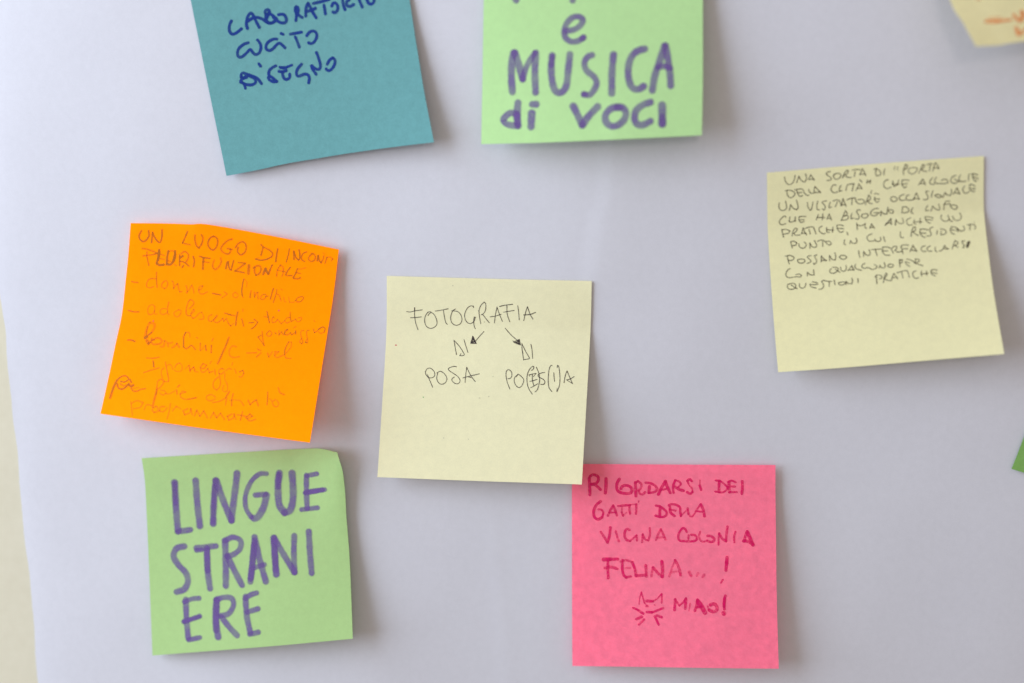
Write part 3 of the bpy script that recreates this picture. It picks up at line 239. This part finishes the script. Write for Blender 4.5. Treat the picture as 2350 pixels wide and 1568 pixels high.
    ('or', 'handwriting', 'lead', '0.35 0.30 5467,3183 5339,3107 5248,3219 5275,3336 5399,3377 5503,3274;0.39 0.90 5659,2394 5634,2667 5637,2959 5681,3196;0.32 0.50 5681,3196 5743,3308;0.28 0.30 5694,2388 5829,2536 5814,2783;0.42 0.55 6077,2909 6065,3083 6076,3252;0.35 0.45 6235,2956 6283,3217;0.35 0.45 6279,3193 6353,2960 6434,2946;0.35 0.45 6406,3000 6465,3260;0.39 0.40 6776,2961 6622,3037 6576,3217 6651,3253 6782,3181 6816,3003;0.39 0.40 6815,3077 6926,3033;0.46 0.60 7118,2628 7073,2908 7049,3159;0.39 0.55 7285,2647 7266,2948 7210,3304;0.35 0.45 7325,2863 7423,2895 7566,3167;0.32 0.30 7668,2974 7729,3162 7801,3174;0.32 0.30 7893,2908 7976,3167 8159,3133 8259,3015;0.39 0.45 8259,3015 8332,2863 8530,2764 8600,2851 8495,3021 8338,3075 8259,3015;0.32 0.20 7487,2585 7537,2606'),
    ('or', 'handwriting', 'lead', '0.44 0.65 273,4488 529,4543 810,4537;0.34 0.35 1547,4221 1401,4124 1257,4238 1227,4452 1309,4636 1484,4601 1570,4407;0.34 0.35 1550,4244 1581,4571 1707,4586;0.34 0.35 2119,4300 1960,4288 1838,4390 1857,4529 2000,4589 2146,4508 2201,4411;0.34 0.45 2200,3945 2174,4203 2199,4481 2279,4568;0.34 0.35 2704,4303 2522,4456 2563,4592 2709,4662 2824,4526 2843,4339 2724,4290;0.37 0.45 3097,4361 3107,4086 3187,3810 3321,3806 3426,3936 3357,4101 3238,4221;0.37 0.45 3097,4361 3144,4524 3288,4586 3351,4560;0.34 0.40 3338,4469 3444,4255 3501,4340 3348,4537 3485,4697 3605,4603 3756,4399 3860,4339 3977,4528 3976,4666 3801,4703;0.34 0.40 4362,4378 4223,4514 4251,4694 4390,4719;0.34 0.40 4390,4719 4620,4454 4609,4375 4505,4586 4522,4699 4665,4746 4823,4607 4916,4477;0.34 0.40 4916,4477 4984,4628 5092,4450;0.34 0.35 5096,4472 5218,4684 5375,4822;0.40 0.50 4969,4216 5290,4257'),
    ('or', 'handwriting', 'lead', '0.36 0.40 5138,4251 5314,4268 5486,4263;0.55 0.55 5589,4069 5563,4351 5585,4715;0.32 0.30 5200,4675 5351,4807 5478,4654;0.42 0.45 5826,4376 5891,4522 5963,4712;0.32 0.30 5812,3888 5827,3997;0.36 0.60 6192,4519 6420,4456;0.39 0.60 6418,4293 6607,4408;0.39 0.60 6609,4419 6493,4650 6354,4796'),
    ('or', 'handwriting', 'lead', '0.39 0.70 6973,3809 7060,4042 7167,4339;0.29 0.45 6862,4086 7056,4092;0.29 0.45 7377,4079 7304,4023 7264,4188 7326,4324 7448,4270 7533,4120 7633,4216 7733,4312 7878,4129;0.29 0.45 7878,4129 7982,3952 8107,3930;0.29 0.45 7878,4129 7999,4221 8136,4130;0.32 0.60 8077,3651 8118,3928 8185,4098;0.29 0.45 8199,4119 8389,3949 8472,4071 8594,4027 8661,3901 8608,3830 8487,3886'),
    ('or', 'handwriting', 'lead', '0.36 0.45 6888,4834 6960,5138 7103,5521;0.36 0.45 7103,5521 6904,5304 6737,5151;0.36 0.45 6737,5151 6858,5041;0.36 0.45 7239,4744 7116,4910 7198,5021 7322,4989 7364,4847 7262,4751;0.36 0.45 7507,4801 7580,4857;0.36 0.45 7678,4660 7716,4902;0.36 0.45 7709,4858 7814,4705 7922,4846;0.36 0.45 7954,4773 8087,4524 7954,4637 7981,4813 8111,4814 8240,4679;0.36 0.45 8240,4679 8320,4779 8467,4618;0.39 0.60 8467,4550 8502,4703;0.32 0.40 8371,4407 8453,4314;0.32 0.45 8852,4461 8750,4502 8729,4642 8801,4835 8903,5069 8851,5146 8749,5049 8808,4879;0.32 0.45 9103,4418 9019,4432 9001,4596 9112,4896 9115,5056 9028,5048 9045,4885;0.32 0.50 9303,4314 9371,4486 9484,4374 9610,4214;0.36 0.65 9533,4274 9726,4125 9844,4196 9829,4383;0.29 0.35 9829,4383 9690,4465 9553,4408;0.29 0.40 9271,3884 9309,3923'),
    ('or', 'handwriting', 'lead', '0.50 0.75 544,6029 723,6025 901,6070;0.74 0.30 1424,5055 1342,5324 1336,5613 1341,5852;0.37 0.50 1377,5274 1370,5562 1431,5797;0.74 0.22 1424,5055 1633,5088 1699,5249 1648,5492;0.57 0.70 1614,5543 1469,5710;0.81 0.80 1352,5852 1440,5784;1.01 0.50 1480,5984 1574,6119;0.60 0.50 1579,6142 1684,5990 1678,5848;0.57 0.40 1702,5965 1781,5910;0.57 0.40 1781,5910 1938,5801 2102,5834 2197,5967 2087,6096 1848,6142 1724,6082;0.57 0.25 2179,6228 2329,6190 2320,5908;0.57 0.25 2320,5908 2470,5988 2550,6168;0.57 0.25 2523,6030 2713,5965;0.57 0.35 2761,6218 2841,6164 2942,5991 3092,6174;0.34 0.35 3503,5632 3475,5496 3391,5412 3258,5421;0.44 0.65 3258,5421 3211,5634 3251,5887 3299,6139;0.40 0.50 3299,6139 3420,6244 3539,6160 3649,6031 3749,6086 3886,6217;0.34 0.45 3825,5612 3897,5637;0.40 0.50 4064,5856 4121,6217;0.30 0.30 4158,6235 4330,5955;0.44 0.60 4337,5931 4405,6175;0.47 0.60 4611,5901 4665,6252;0.34 0.40 4631,5539 4592,5684;0.60 0.50 5363,5381 5315,5714 5216,6146 5077,6744'),
    ('or', 'handwriting', 'lead', '0.45 0.30 5811,5788 5615,5774 5509,6013 5572,6249 5759,6333 6022,6248;0.36 0.40 6346,6020 6801,5928;0.36 0.40 6810,5736 6994,5808;0.36 0.40 7019,5894 6839,6147;0.42 0.30 7325,5869 7421,6056 7542,5767;0.42 0.30 7676,5926 7833,5720 7667,5747 7680,5948 7840,6013 8109,5835;0.45 0.50 8157,5804 8118,5697 8133,5468 8231,5158;0.32 0.35 8229,5146 8356,5137 8375,5383 8198,5730;0.36 0.40 8136,5808 8238,5972 8470,5958'),
    ('or', 'handwriting', 'lead', '0.34 0.50 1633,6863 1923,6852 2221,6767;0.50 0.85 1972,6994 2057,7268;0.30 0.50 1632,7622 1908,7485 2321,7297;0.34 0.50 2563,6977 2717,7381 2857,7762 2888,7922;0.34 0.35 2892,7945 2713,7943 2568,7773 2452,7458 2542,7284;0.37 0.20 2670,7129 2841,7088 2994,7305;0.34 0.40 3066,7209 3145,7021 3268,6963;0.34 0.25 3268,6963 3403,7088 3423,7316 3238,7404 3070,7348;0.34 0.25 3585,7227 3727,7023 3828,7331;0.34 0.25 3815,7264 3957,7060 4055,7229'),
    ('or', 'handwriting', 'lead', '0.35 0.30 3754,7032 3833,7337;0.35 0.30 3843,7263 3974,7074 4059,7280 4201,7284;0.35 0.40 4304,7074 4469,7074 4553,6892 4380,6844 4288,7052 4384,7257 4522,7237 4652,7047 4759,7250 4907,7156;0.35 0.40 4981,7047 5051,7305;0.35 0.40 4749,6668 4713,6795;0.35 0.40 5416,6983 5293,6953 5196,7064 5221,7207 5362,7210 5444,7076;0.35 0.40 5221,7207 5277,7393 5365,7623 5362,7866 5254,8040 5098,7954 5036,7744 5093,7541 5230,7388;0.35 0.30 5781,6929 5636,6902 5520,7041;0.35 0.30 5491,7142 5545,7451 5710,7718 5756,7979 5657,8078 5525,7988 5532,7769;0.35 0.30 5914,6885 6019,7089;0.35 0.30 5769,6590 5755,6713;0.35 0.50 6167,6994 6314,6899 6384,7035;0.35 0.35 6384,7035 6321,7215 6208,7232'),
    ('or', 'handwriting', 'lead', '0.74 0.80 427,8170 365,8420 326,8668 283,9112;0.44 0.75 461,8118 586,7957 775,7887 952,7987 931,8110 794,8210 612,8196;0.57 0.75 487,8357 569,8540 759,8589 932,8446 1035,8289;0.40 0.50 614,8317 813,8413 952,8323;0.64 0.80 1045,8060 1123,8171;0.77 0.80 1035,8289 1146,8395 1254,8322;0.44 0.60 1187,8486 1324,8612 1499,8590 1657,8486 1869,8424;0.34 0.25 1301,8496 1549,8393;0.67 0.45 2405,8309 2421,8612 2398,8944 2402,9296;0.34 0.60 2436,8352 2430,8658;0.37 0.35 2516,7849 2385,7983 2396,8263;0.37 0.35 2516,7849 2691,7945 2605,8190 2501,8344;0.37 0.30 2602,8401 2807,8422 2895,8528 2761,8638 2586,8544;0.37 0.30 2899,8550 3075,8531 3289,8369;0.44 0.45 3385,8173 3461,8049;0.44 0.45 3367,8314 3428,8513;0.37 0.35 3558,8496 3818,8344 3641,8346 3593,8560 3753,8698 4039,8680 4349,8566'),
    ('or', 'handwriting', 'lead', '0.39 0.25 3992,8673 4389,8542;0.39 0.35 5249,8393 5045,8301 4853,8402 4884,8567 5079,8611 5266,8487;0.39 0.35 5185,8681 5469,8579 5715,8398;0.53 0.45 5734,8371 5869,8023;0.42 0.35 5801,8361 5794,8702;0.42 0.45 6060,8117 6049,8447 6096,8707;0.35 0.20 5936,8463 6158,8407;0.39 0.30 6226,8397 6460,8411 6660,8625;0.46 0.40 6817,8335 6944,8536 7055,8374 7196,8256 7335,8528;0.39 0.55 7662,7797 7698,8085 7732,8421;0.35 0.20 7793,8096 7925,8198;0.42 0.30 8070,8104 7959,8266 8054,8423 8197,8451 8263,8295 8146,8141;0.46 0.35 8112,7510 8241,7736 8459,7801'),
    ('or', 'handwriting', 'lead', '0.45 0.30 1309,9158 1417,9500 1524,9840;0.45 0.30 1369,9269 1573,9082 1900,9136 1820,9383 1511,9506;0.45 0.30 2024,9472 2103,9225 2345,9231;0.45 0.30 2533,9243 2402,9418 2522,9556 2687,9455 2609,9252 2533,9243;0.45 0.30 2965,9184 2757,9251 2759,9444 2946,9457 3089,9246;0.45 0.30 3210,9019 3220,9440 3197,9788;0.45 0.30 3370,9362 3506,9113 3743,9194;0.45 0.30 4065,9147 3872,9290 3980,9464 4208,9317 4208,9126 4337,9412;0.47 0.32 4454,9452 4508,9159 4707,9434 4836,9149 5077,9457;0.47 0.32 5219,9436 5313,9156 5504,9395 5640,9147 5872,9418;0.47 0.32 6179,9108 5986,9250 6091,9425 6283,9283 6285,9092 6403,9342;0.42 0.40 6655,8925 6621,9349;0.42 0.40 6433,9109 6853,9125;0.42 0.40 6926,9229 7153,9082 7010,8988 6866,9200 7069,9323 7320,9211'),
    ('or', 'speck', 'red', '0.44 -1.00 7521,3675 7535,3668;0.44 -1.00 1575,4952 1588,4961'),
]
SHEET_LEFT_EDGE = [(-182.7, -182.52), (-134.93, -184.73), (-107.29, -185.59), (-86.8, -186.74), (-69.64, -187.86), (-55.88, -188.5), (-41.58, -189.11), (-31.07, -189.87), (-19.69, -190.41), (3.83, -191.39), (13.53, -192.39), (25.28, -193.57), (52.13, -194.81), (110.41, -194.41), (166.54, -192.3)]   # (z, x)
CAMERA_POSITION = (25.0, 70.0, 523.0)

# ---------------------------------------------------------------- materials
def lin(c):
    return tuple(((x/255)/12.92 if x/255 <= 0.04045 else ((x/255+0.055)/1.055)**2.4) for x in c)

def new_mat(name):
    m = bpy.data.materials.new(name); m.use_nodes = True
    nt = m.node_tree
    for n in list(nt.nodes): nt.nodes.remove(n)
    out = nt.nodes.new('ShaderNodeOutputMaterial')
    return m, nt, out

def paper_mat(name, col, mottle=0.042, bump=0.16, fibre=1900.0, translucent=0.22, spec=0.25, rough=0.75):
    """uncoated paper: base colour with fibre mottle, a fine tooth and a little light through it"""
    m, nt, out = new_mat(name)
    N, L = nt.nodes, nt.links
    tc = N.new('ShaderNodeTexCoord')
    n1 = N.new('ShaderNodeTexNoise'); n1.inputs['Scale'].default_value = fibre; n1.inputs['Detail'].default_value = 3; n1.inputs['Roughness'].default_value = 0.6
    n2 = N.new('ShaderNodeTexNoise'); n2.inputs['Scale'].default_value = 420.0; n2.inputs['Detail'].default_value = 4
    n3 = N.new('ShaderNodeTexNoise'); n3.inputs['Scale'].default_value = 28.0; n3.inputs['Detail'].default_value = 3
    for n in (n1, n2, n3): L.new(tc.outputs['Object'], n.inputs['Vector'])
    a = N.new('ShaderNodeMath'); a.operation = 'MULTIPLY_ADD'; a.inputs[1].default_value = 0.55
    L.new(n1.outputs['Fac'], a.inputs[0]); 
    b = N.new('ShaderNodeMath'); b.operation = 'MULTIPLY'; b.inputs[1].default_value = 0.45
    L.new(n2.outputs['Fac'], b.inputs[0]); L.new(b.outputs[0], a.inputs[2])
    mr = N.new('ShaderNodeMapRange'); mr.inputs['From Min'].default_value = 0.32; mr.inputs['From Max'].default_value = 0.68
    mr.inputs['To Min'].default_value = 1-mottle; mr.inputs['To Max'].default_value = 1+mottle
    L.new(a.outputs[0], mr.inputs['Value'])
    mr3 = N.new('ShaderNodeMapRange'); mr3.inputs['From Min'].default_value = 0.3; mr3.inputs['From Max'].default_value = 0.7
    mr3.inputs['To Min'].default_value = 0.985; mr3.inputs['To Max'].default_value = 1.015
    L.new(n3.outputs['Fac'], mr3.inputs['Value'])
    mm = N.new('ShaderNodeMath'); mm.operation = 'MULTIPLY'
    L.new(mr.outputs[0], mm.inputs[0]); L.new(mr3.outputs[0], mm.inputs[1])
    vm = N.new('ShaderNodeVectorMath'); vm.operation = 'SCALE'; vm.inputs[0].default_value = col
    L.new(mm.outputs[0], vm.inputs['Scale'])
    p = N.new('ShaderNodeBsdfPrincipled'); p.inputs['Roughness'].default_value = rough
    p.inputs['Specular IOR Level'].default_value = spec
    L.new(vm.outputs[0], p.inputs['Base Color'])
    bp = N.new('ShaderNodeBump'); bp.inputs['Strength'].default_value = bump; bp.inputs['Distance'].default_value = 0.0001
    L.new(a.outputs[0], bp.inputs['Height']); L.new(bp.outputs[0], p.inputs['Normal'])
    if translucent > 0:
        t = N.new('ShaderNodeBsdfTranslucent'); L.new(vm.outputs[0], t.inputs['Color'])
        mx = N.new('ShaderNodeMixShader'); mx.inputs[0].default_value = translucent
        L.new(p.outputs[0], mx.inputs[1]); L.new(t.outputs[0], mx.inputs[2]); L.new(mx.outputs[0], out.inputs[0])
    else:
        L.new(p.outputs[0], out.inputs[0])
    return m

def ink_mat(name, col, cover, grain, edge=0.35, gscale=3000.0):
    """ink or graphite lying on paper: soft-edged, lets the paper show through, catches on the paper's tooth"""
    m, nt, out = new_mat(name)
    N, L = nt.nodes, nt.links
    uv = N.new('ShaderNodeUVMap'); uv.uv_map = 'stroke'
    ln = N.new('ShaderNodeVectorMath'); ln.operation = 'LENGTH'; L.new(uv.outputs[0], ln.inputs[0])
    tc = N.new('ShaderNodeTexCoord')
    ns = N.new('ShaderNodeTexNoise'); ns.inputs['Scale'].default_value = gscale; ns.inputs['Detail'].default_value = 2.5; ns.inputs['Roughness'].default_value = 0.65
    L.new(tc.outputs['Object'], ns.inputs['Vector'])
    nb = N.new('ShaderNodeTexNoise'); nb.inputs['Scale'].default_value = 260.0; nb.inputs['Detail'].default_value = 2
    L.new(tc.outputs['Object'], nb.inputs['Vector'])
    er = N.new('ShaderNodeMath'); er.operation = 'MULTIPLY_ADD'; er.inputs[1].default_value = 0.25  # ragged border
    L.new(ns.outputs['Fac'], er.inputs[0]); L.new(ln.outputs['Value'], er.inputs[2])
    mr = N.new('ShaderNodeMapRange'); mr.interpolation_type = 'SMOOTHSTEP'
    mr.inputs['From Min'].default_value = 1.12-edge; mr.inputs['From Max'].default_value = 1.12; mr.inputs['To Min'].default_value = 1; mr.inputs['To Max'].default_value = 0
    L.new(er.outputs[0], mr.inputs['Value'])
    g = N.new('ShaderNodeMapRange'); g.inputs['From Min'].default_value = 0.38; g.inputs['From Max'].default_value = 0.58
    g.inputs['To Min'].default_value = 1-grain; g.inputs['To Max'].default_value = 1
    L.new(ns.outputs['Fac'], g.inputs['Value'])
    g2 = N.new('ShaderNodeMapRange'); g2.inputs['From Min'].default_value = 0.35; g2.inputs['From Max'].default_value = 0.65
    g2.inputs['To Min'].default_value = 0.84; g2.inputs['To Max'].default_value = 1.0
    L.new(nb.outputs['Fac'], g2.inputs['Value'])
    at = N.new('ShaderNodeAttribute'); at.attribute_name = 'pressure'
    v = at.outputs['Fac']
    for o in (mr.outputs[0], g.outputs[0], g2.outputs[0]):
        mu = N.new('ShaderNodeMath'); mu.operation = 'MULTIPLY'; L.new(v, mu.inputs[0]); L.new(o, mu.inputs[1]); v = mu.outputs[0]
    p = N.new('ShaderNodeBsdfPrincipled'); p.inputs['Base Color'].default_value = (*col, 1); p.inputs['Roughness'].default_value = 0.7
    p.inputs['Specular IOR Level'].default_value = 0.2
    L.new(v, p.inputs['Alpha'])
    L.new(p.outputs[0], out.inputs[0])
    m['cover'] = cover
    return m

def wall_mat():
    m, nt, out = new_mat('cream_plaster')
    N, L = nt.nodes, nt.links
    tc = N.new('ShaderNodeTexCoord')
    n1 = N.new('ShaderNodeTexNoise'); n1.inputs['Scale'].default_value = 260; n1.inputs['Detail'].default_value = 5
    n2 = N.new('ShaderNodeTexNoise'); n2.inputs['Scale'].default_value = 45; n2.inputs['Detail'].default_value = 4
    for n in (n1, n2): L.new(tc.outputs['Object'], n.inputs['Vector'])
    ad = N.new('ShaderNodeMath'); ad.operation = 'ADD'; L.new(n1.outputs['Fac'], ad.inputs[0]); L.new(n2.outputs['Fac'], ad.inputs[1])
    cr = N.new('ShaderNodeValToRGB'); cr.color_ramp.elements[0].position = 0.7/2; cr.color_ramp.elements[1].position = 1.3/2
    cr.color_ramp.elements[0].color = (*lin((202, 194, 172)), 1); cr.color_ramp.elements[1].color = (*lin((207, 199, 178)), 1)
    hf = N.new('ShaderNodeMath'); hf.operation = 'MULTIPLY'; hf.inputs[1].default_value = 0.5
    L.new(ad.outputs[0], hf.inputs[0]); L.new(hf.outputs[0], cr.inputs[0])
    p = N.new('ShaderNodeBsdfPrincipled'); p.inputs['Roughness'].default_value = 0.85; L.new(cr.outputs[0], p.inputs['Base Color'])
    bp = N.new('ShaderNodeBump'); bp.inputs['Strength'].default_value = 0.16; bp.inputs['Distance'].default_value = 0.0004
    L.new(ad.outputs[0], bp.inputs['Height']); L.new(bp.outputs[0], p.inputs['Normal']); L.new(p.outputs[0], out.inputs[0])
    return m

PAPER = {
    'teal': paper_mat('teal_note_paper', (0.155, 0.39, 0.405), mottle=0.09),
    'mus': paper_mat('light_green_note_paper', (0.53, 0.79, 0.37)),
    'ling': paper_mat('green_note_paper', (0.46, 0.66, 0.275)),
    'gr': paper_mat('grass_green_note_paper', (0.25, 0.48, 0.13), mottle=0.09),
    'cen': paper_mat('pale_yellow_note_paper', (0.90, 0.85, 0.57)),
    'right': paper_mat('canary_note_paper', (0.90, 0.85, 0.53)),
    'tr': paper_mat('cream_note_paper', (0.90, 0.83, 0.50)),
    'or': paper_mat('orange_note_paper', (1.25, 0.46, 0.0), mottle=0.05, spec=0.05, translucent=0.42),
    'pink': paper_mat('pink_note_paper', (1.12, 0.265, 0.42), mottle=0.12, bump=0.2, translucent=0.34, fibre=1500.0),
}
SHEET_MAT = paper_mat('white_sheet_paper', (0.61, 0.597, 0.652), mottle=0.03, bump=0.09, translucent=0.04)
INK = {   # material, default pressure
    'blue': (ink_mat('blue_marker_ink', lin((16, 50, 128)), 0.96, 0.08, edge=0.3), 0.95),
    'violet': (ink_mat('violet_marker_ink', lin((114, 86, 154)), 0.7, 0.10, edge=0.42, gscale=2200), 0.68),
    'pen': (ink_mat('black_pen_ink', lin((58, 46, 50)), 0.85, 0.25, edge=0.5), 0.9),
    'pencil': (ink_mat('grey_pencil', lin((88, 80, 64)), 0.8, 0.35, edge=0.6), 0.85),
    'magenta': (ink_mat('magenta_crayon', lin((226, 4, 100)), 0.95, 0.55, edge=0.32, gscale=2000), 1.0),
    'orange': (ink_mat('orange_marker_ink', lin((240, 146, 84)), 0.8, 0.2, edge=0.55), 0.7),
    'lead': (ink_mat('soft_graphite', lin((186, 108, 20)), 0.8, 0.35, edge=0.5, gscale=2600), 0.8),
    'red': (ink_mat('red_speck_ink', lin((215, 80, 90)), 0.9, 0.0, edge=0.5), 0.85),
    'green': (ink_mat('green_speck_ink', lin((90, 190, 90)), 0.9, 0.0, edge=0.5), 0.8),
}

# ---------------------------------------------------------------- mesh helpers
def to_world(x, z, h):
    return (x*MM, -h*MM, z*MM)

def link_mesh(name, verts, faces, mat, parent=None, smooth=True):
    me = bpy.data.meshes.new(name); me.from_pydata(verts, [], faces); me.update()
    if smooth:
        me.polygons.foreach_set('use_smooth', [True]*len(me.polygons))
    me.materials.append(mat)
    o = bpy.data.objects.new(name, me); COL.objects.link(o)
    if parent: o.parent = parent
    return o

def solid_sheet(P, nu, nv, thick):
    """closed thin slab: front surface P(i, j) -> (x, z, h); returns verts, faces"""
    V = []
    for j in range(nv+1):
        for i in range(nu+1):
            x, z, h = P(i, j); V.append(to_world(x, z, h))
    n = len(V)
    V += [(x, y+thick*MM, z) for x, y, z in V]
    Fc = []
    W_ = nu+1
    for j in range(nv):
        for i in range(nu):
            a = j*W_+i
            Fc.append((a, a+W_, a+W_+1, a+1))
            Fc.append((n+a, n+a+1, n+a+W_+1, n+a+W_))
    rim = [i for i in range(nu)]+[nu+j*W_ for j in range(nv)]+[nv*W_+i for i in range(nu, 0, -1)]+[j*W_ for j in range(nv, 0, -1)]
    base = len(V)                    # the rim has its own vertices so that the cut edge stays crisp
    V += [V[a] for a in rim]+[V[n+a] for a in rim]
    m = len(rim)
    for k in range(m):
        q = (k+1) % m
        Fc.append((base+k, base+q, base+m+q, base+m+k))
    return V, Fc

# ---------------------------------------------------------------- the wall and the big white sheet
def build_wall():
    nu, nv = 120, 90
    V = []; Fc = []
    for j in range(nv+1):
        for i in range(nu+1):
            x = -600+1300*i/nu; z = -480+960*j/nv
            V.append(to_world(x, z, 0.12*math.sin(x/17.0)*math.cos(z/21.0)))
    for j in range(nv):
        for i in range(nu):
            a = j*(nu+1)+i; Fc.append((a, a+1, a+nu+2, a+nu+1))
    w = link_mesh('wall', V, Fc, wall_mat())
    w['kind'] = 'structure'; w['label'] = 'cream plaster wall behind the white paper sheet'
build_wall()

def build_sheet():
    nu, nv = 300, 260
    z0, z1, x1 = -200.0, 200.0, 330.0
    rnd = random.Random(9)
    fray = [rnd.uniform(-0.1, 0.1) for _ in range(nv+1)]
    def P(i, j):
        z = z1+(z0-z1)*j/nv
        xl = interp(SHEET_LEFT_EDGE, z)+0.18*math.sin(z/9.1)+0.12*math.sin(z/3.7+1)+0.6*fray[j]
        t = (i/nu)
        x = xl+(x1-xl)*t
        h = sheet_height(x, z)
        d = x-xl                     # the cut border curls a touch towards the wall
        h = max(0.5, h-0.9*math.exp(-d/9.0))
        return x, z, h
    V, Fc = solid_sheet(P, nu, nv, 0.14)
    o = link_mesh('paper_sheet', V, Fc, SHEET_MAT)
    o['label'] = 'large white paper sheet hung loosely on the wall, behind all the sticky notes'
    o['category'] = 'paper sheet'
build_sheet()

# ---------------------------------------------------------------- the sticky notes
LABELS = {
    'teal': 'teal sticky note with blue marker words CUCITO and DISEGNO, cut by the top edge',
    'mus': 'light green sticky note with big violet letters MUSICA di VOCI',
    'ling': 'green sticky note with violet letters LINGUE STRANIERE, its top right corner curling',
    'gr': 'tip of a darker green blank note poking in at the right edge',
    'cen': 'pale yellow sticky note reading FOTOGRAFIA with two drawn arrows, overlapping the pink one',
    'right': 'pale yellow sticky note with nine lines of pencil capitals about PORTA DELLA CITTÀ',
    'tr': 'pale yellow note with orange marker strokes curling off the sheet in the top right corner',
    'or': 'orange sticky note with faint pencil writing UN LUOGO DI INCONTRO',
    'pink': 'pink sticky note with magenta writing and a small cat face beside MIAO!',
}
BASE_PRESS = {}
def subdiv(pts, u_len, v_len, step):
    """control points (u, v) -> dense polyline, spacing about step mm"""
    m = [(p[0]*u_len, p[1]*v_len) for p in pts]
    L = sum(math.dist(a, b) for a, b in zip(m, m[1:]))
    d = catmull(m, 10)
    n = max(2, int(round(L/step)))
    d = resample(d, n)
    return [(a/u_len, b/v_len) for a, b in d]

def split_corners(pts):
    out, cur = [], [pts[0]]
    for i in range(1, len(pts)):
        cur.append(pts[i])
        if i < len(pts)-1:
            a = (pts[i][0]-pts[i-1][0], pts[i][1]-pts[i-1][1]); b = (pts[i+1][0]-pts[i][0], pts[i+1][1]-pts[i][1])
            la, lb = math.hypot(*a), math.hypot(*b)
            if la > 1e-9 and lb > 1e-9 and (a[0]*b[0]+a[1]*b[1])/(la*lb) < 0.17:
                out.append(cur); cur = [pts[i]]
    out.append(cur)
    return out

def stroke_mesh(note, lines, press0, lift0, rnd, opaque, wide=1.0):
    V, Fc, UV, PR = [], [], [], []
    k = 0
    for line in lines:
        tok = line.split()
        w = float(tok[0]); pr = float(tok[1]); pr = press0 if pr < 0 else min(1.0, max(pr*opaque, 0.34 if opaque == 1.2 else 0.0))
        pts = [tuple(int(c)/10000.0 for c in t.split(',')) for t in tok[2:]]
        for piece in split_corners(pts):
            if len(piece) < 2: continue
            d = subdiv(piece, 76.0, 76.0, max(0.16, min(0.5, w*0.45)))
            P = []
            for u, v in d:
                x, z = note.flat(u, v); P.append((x, z, u, v))
            hw = w/2*1.36*wide
            # lengthen both ends by half a width for the rounded tips
            def ext(a, b):
                L = math.hypot(a[0]-b[0], a[1]-b[1]) or 1
                s = hw/L
                return tuple(a[q]+(a[q]-b[q])*s for q in range(4))
            Q = [ext(P[0], P[1])]+P+[ext(P[-1], P[-2])]
            E = [-1.0]+[0.0]*len(P)+[1.0]
            off = lift0+0.0022*(k % 14); k += 1
            base = len(V)
            wob = rnd.uniform(0, 6)
            for i, q in enumerate(Q):
                a, b = Q[max(0, i-1)], Q[min(len(Q)-1, i+1)]
                tx, tz = b[0]-a[0], b[1]-a[1]; L = math.hypot(tx, tz) or 1
                nx, nz = -tz/L, tx/L
                ww = hw*(1+0.04*math.sin(wob+i*0.5)+0.02*math.sin(i*1.3+wob*2))
                # Jacobian of the paper is close to a rotation, so move in the flat frame and look the height up at (u, v)
                for s in (-1, 1):
                    x, z = q[0]+nx*ww*s, q[1]+nz*ww*s
                    u = q[2]; v = q[3]
                    # small correction of (u, v) for the sideways step
                    du, dv = UVSTEP(note, u, v, nx*ww*s, nz*ww*s)
                    h = note.height(u+du, v+dv, x, z)+off
                    V.append(to_world(x, z, h)); UV.append((float(s), E[i]))
                    PR.append(max(0.0, min(1.0, pr*(1+0.10*math.sin(i*0.35+wob)))))
            for i in range(len(Q)-1):
                a = base+2*i
                Fc.append((a, a+1, a+3, a+2))
    return V, Fc, UV, PR

def UVSTEP(note, u, v, dx, dz):
    e = 0.02
    a = note.flat(u, v); b = note.flat(u+e, v); c = note.flat(u, v+e)
    bx, bz = (b[0]-a[0])/e, (b[1]-a[1])/e; cx_, cz_ = (c[0]-a[0])/e, (c[1]-a[1])/e
    det = bx*cz_-bz*cx_
    return ((dx*cz_-dz*cx_)/det, (bx*dz-bz*dx)/det)

def build_note(key):
    s = NOTE_SHAPES[key]
    note = Note(s['top'], s['right'], s['bottom'], s['left'], s['lift'], s['extra'])
    x0, z0 = note.flat(0.5, 0.0)
    root = bpy.data.objects.new('sticky_note', None); COL.objects.link(root)
    root.empty_display_size = 0.01
    root['label'] = LABELS[key]; root['category'] = 'sticky note'; root['group'] = 'sticky notes on the white paper sheet'
    n = 56
    V, Fc = solid_sheet(lambda i, j: note.point(i/n, j/n), n, n, 0.10)
    loc = Vector(to_world(x0, z0, sheet_height(x0, z0)))
    root.location = loc
    V = [tuple(Vector(v)-loc) for v in V]
    link_mesh('note_paper', V, Fc, PAPER[key], root)
    rnd = random.Random(sum(map(ord, key)))
    row = 0
    for nk, part, ink, txt in WRITING:
        if nk != key: continue
        mat, press = INK[ink]
        for lines in ([[s_] for s_ in txt.split(';')] if part == 'speck' else [txt.split(';')]):
            V, Fc, UV, PR = stroke_mesh(note, lines, press, 0.05+0.0003*row, rnd, {'lead': 1.2, 'magenta': 1.1}.get(ink, 1.0), 0.9 if part == 'cat_drawing' else {'lead': 1.15, 'magenta': 1.18, 'pencil': 1.1}.get(ink, 1.0))
            row += 1
            V = [tuple(Vector(v)-loc) for v in V]
            o = link_mesh(part, V, Fc, mat, root)
            me = o.data
            uvl = me.uv_layers.new(name='stroke')
            for lp in me.loops: uvl.data[lp.index].uv = UV[lp.vertex_index]
            at = me.attributes.new('pressure', 'FLOAT', 'POINT'); at.data.foreach_set('value', PR)
    return root

for key in ('teal', 'mus', 'tr', 'right', 'or', 'pink', 'cen', 'ling', 'gr'):
    build_note(key)
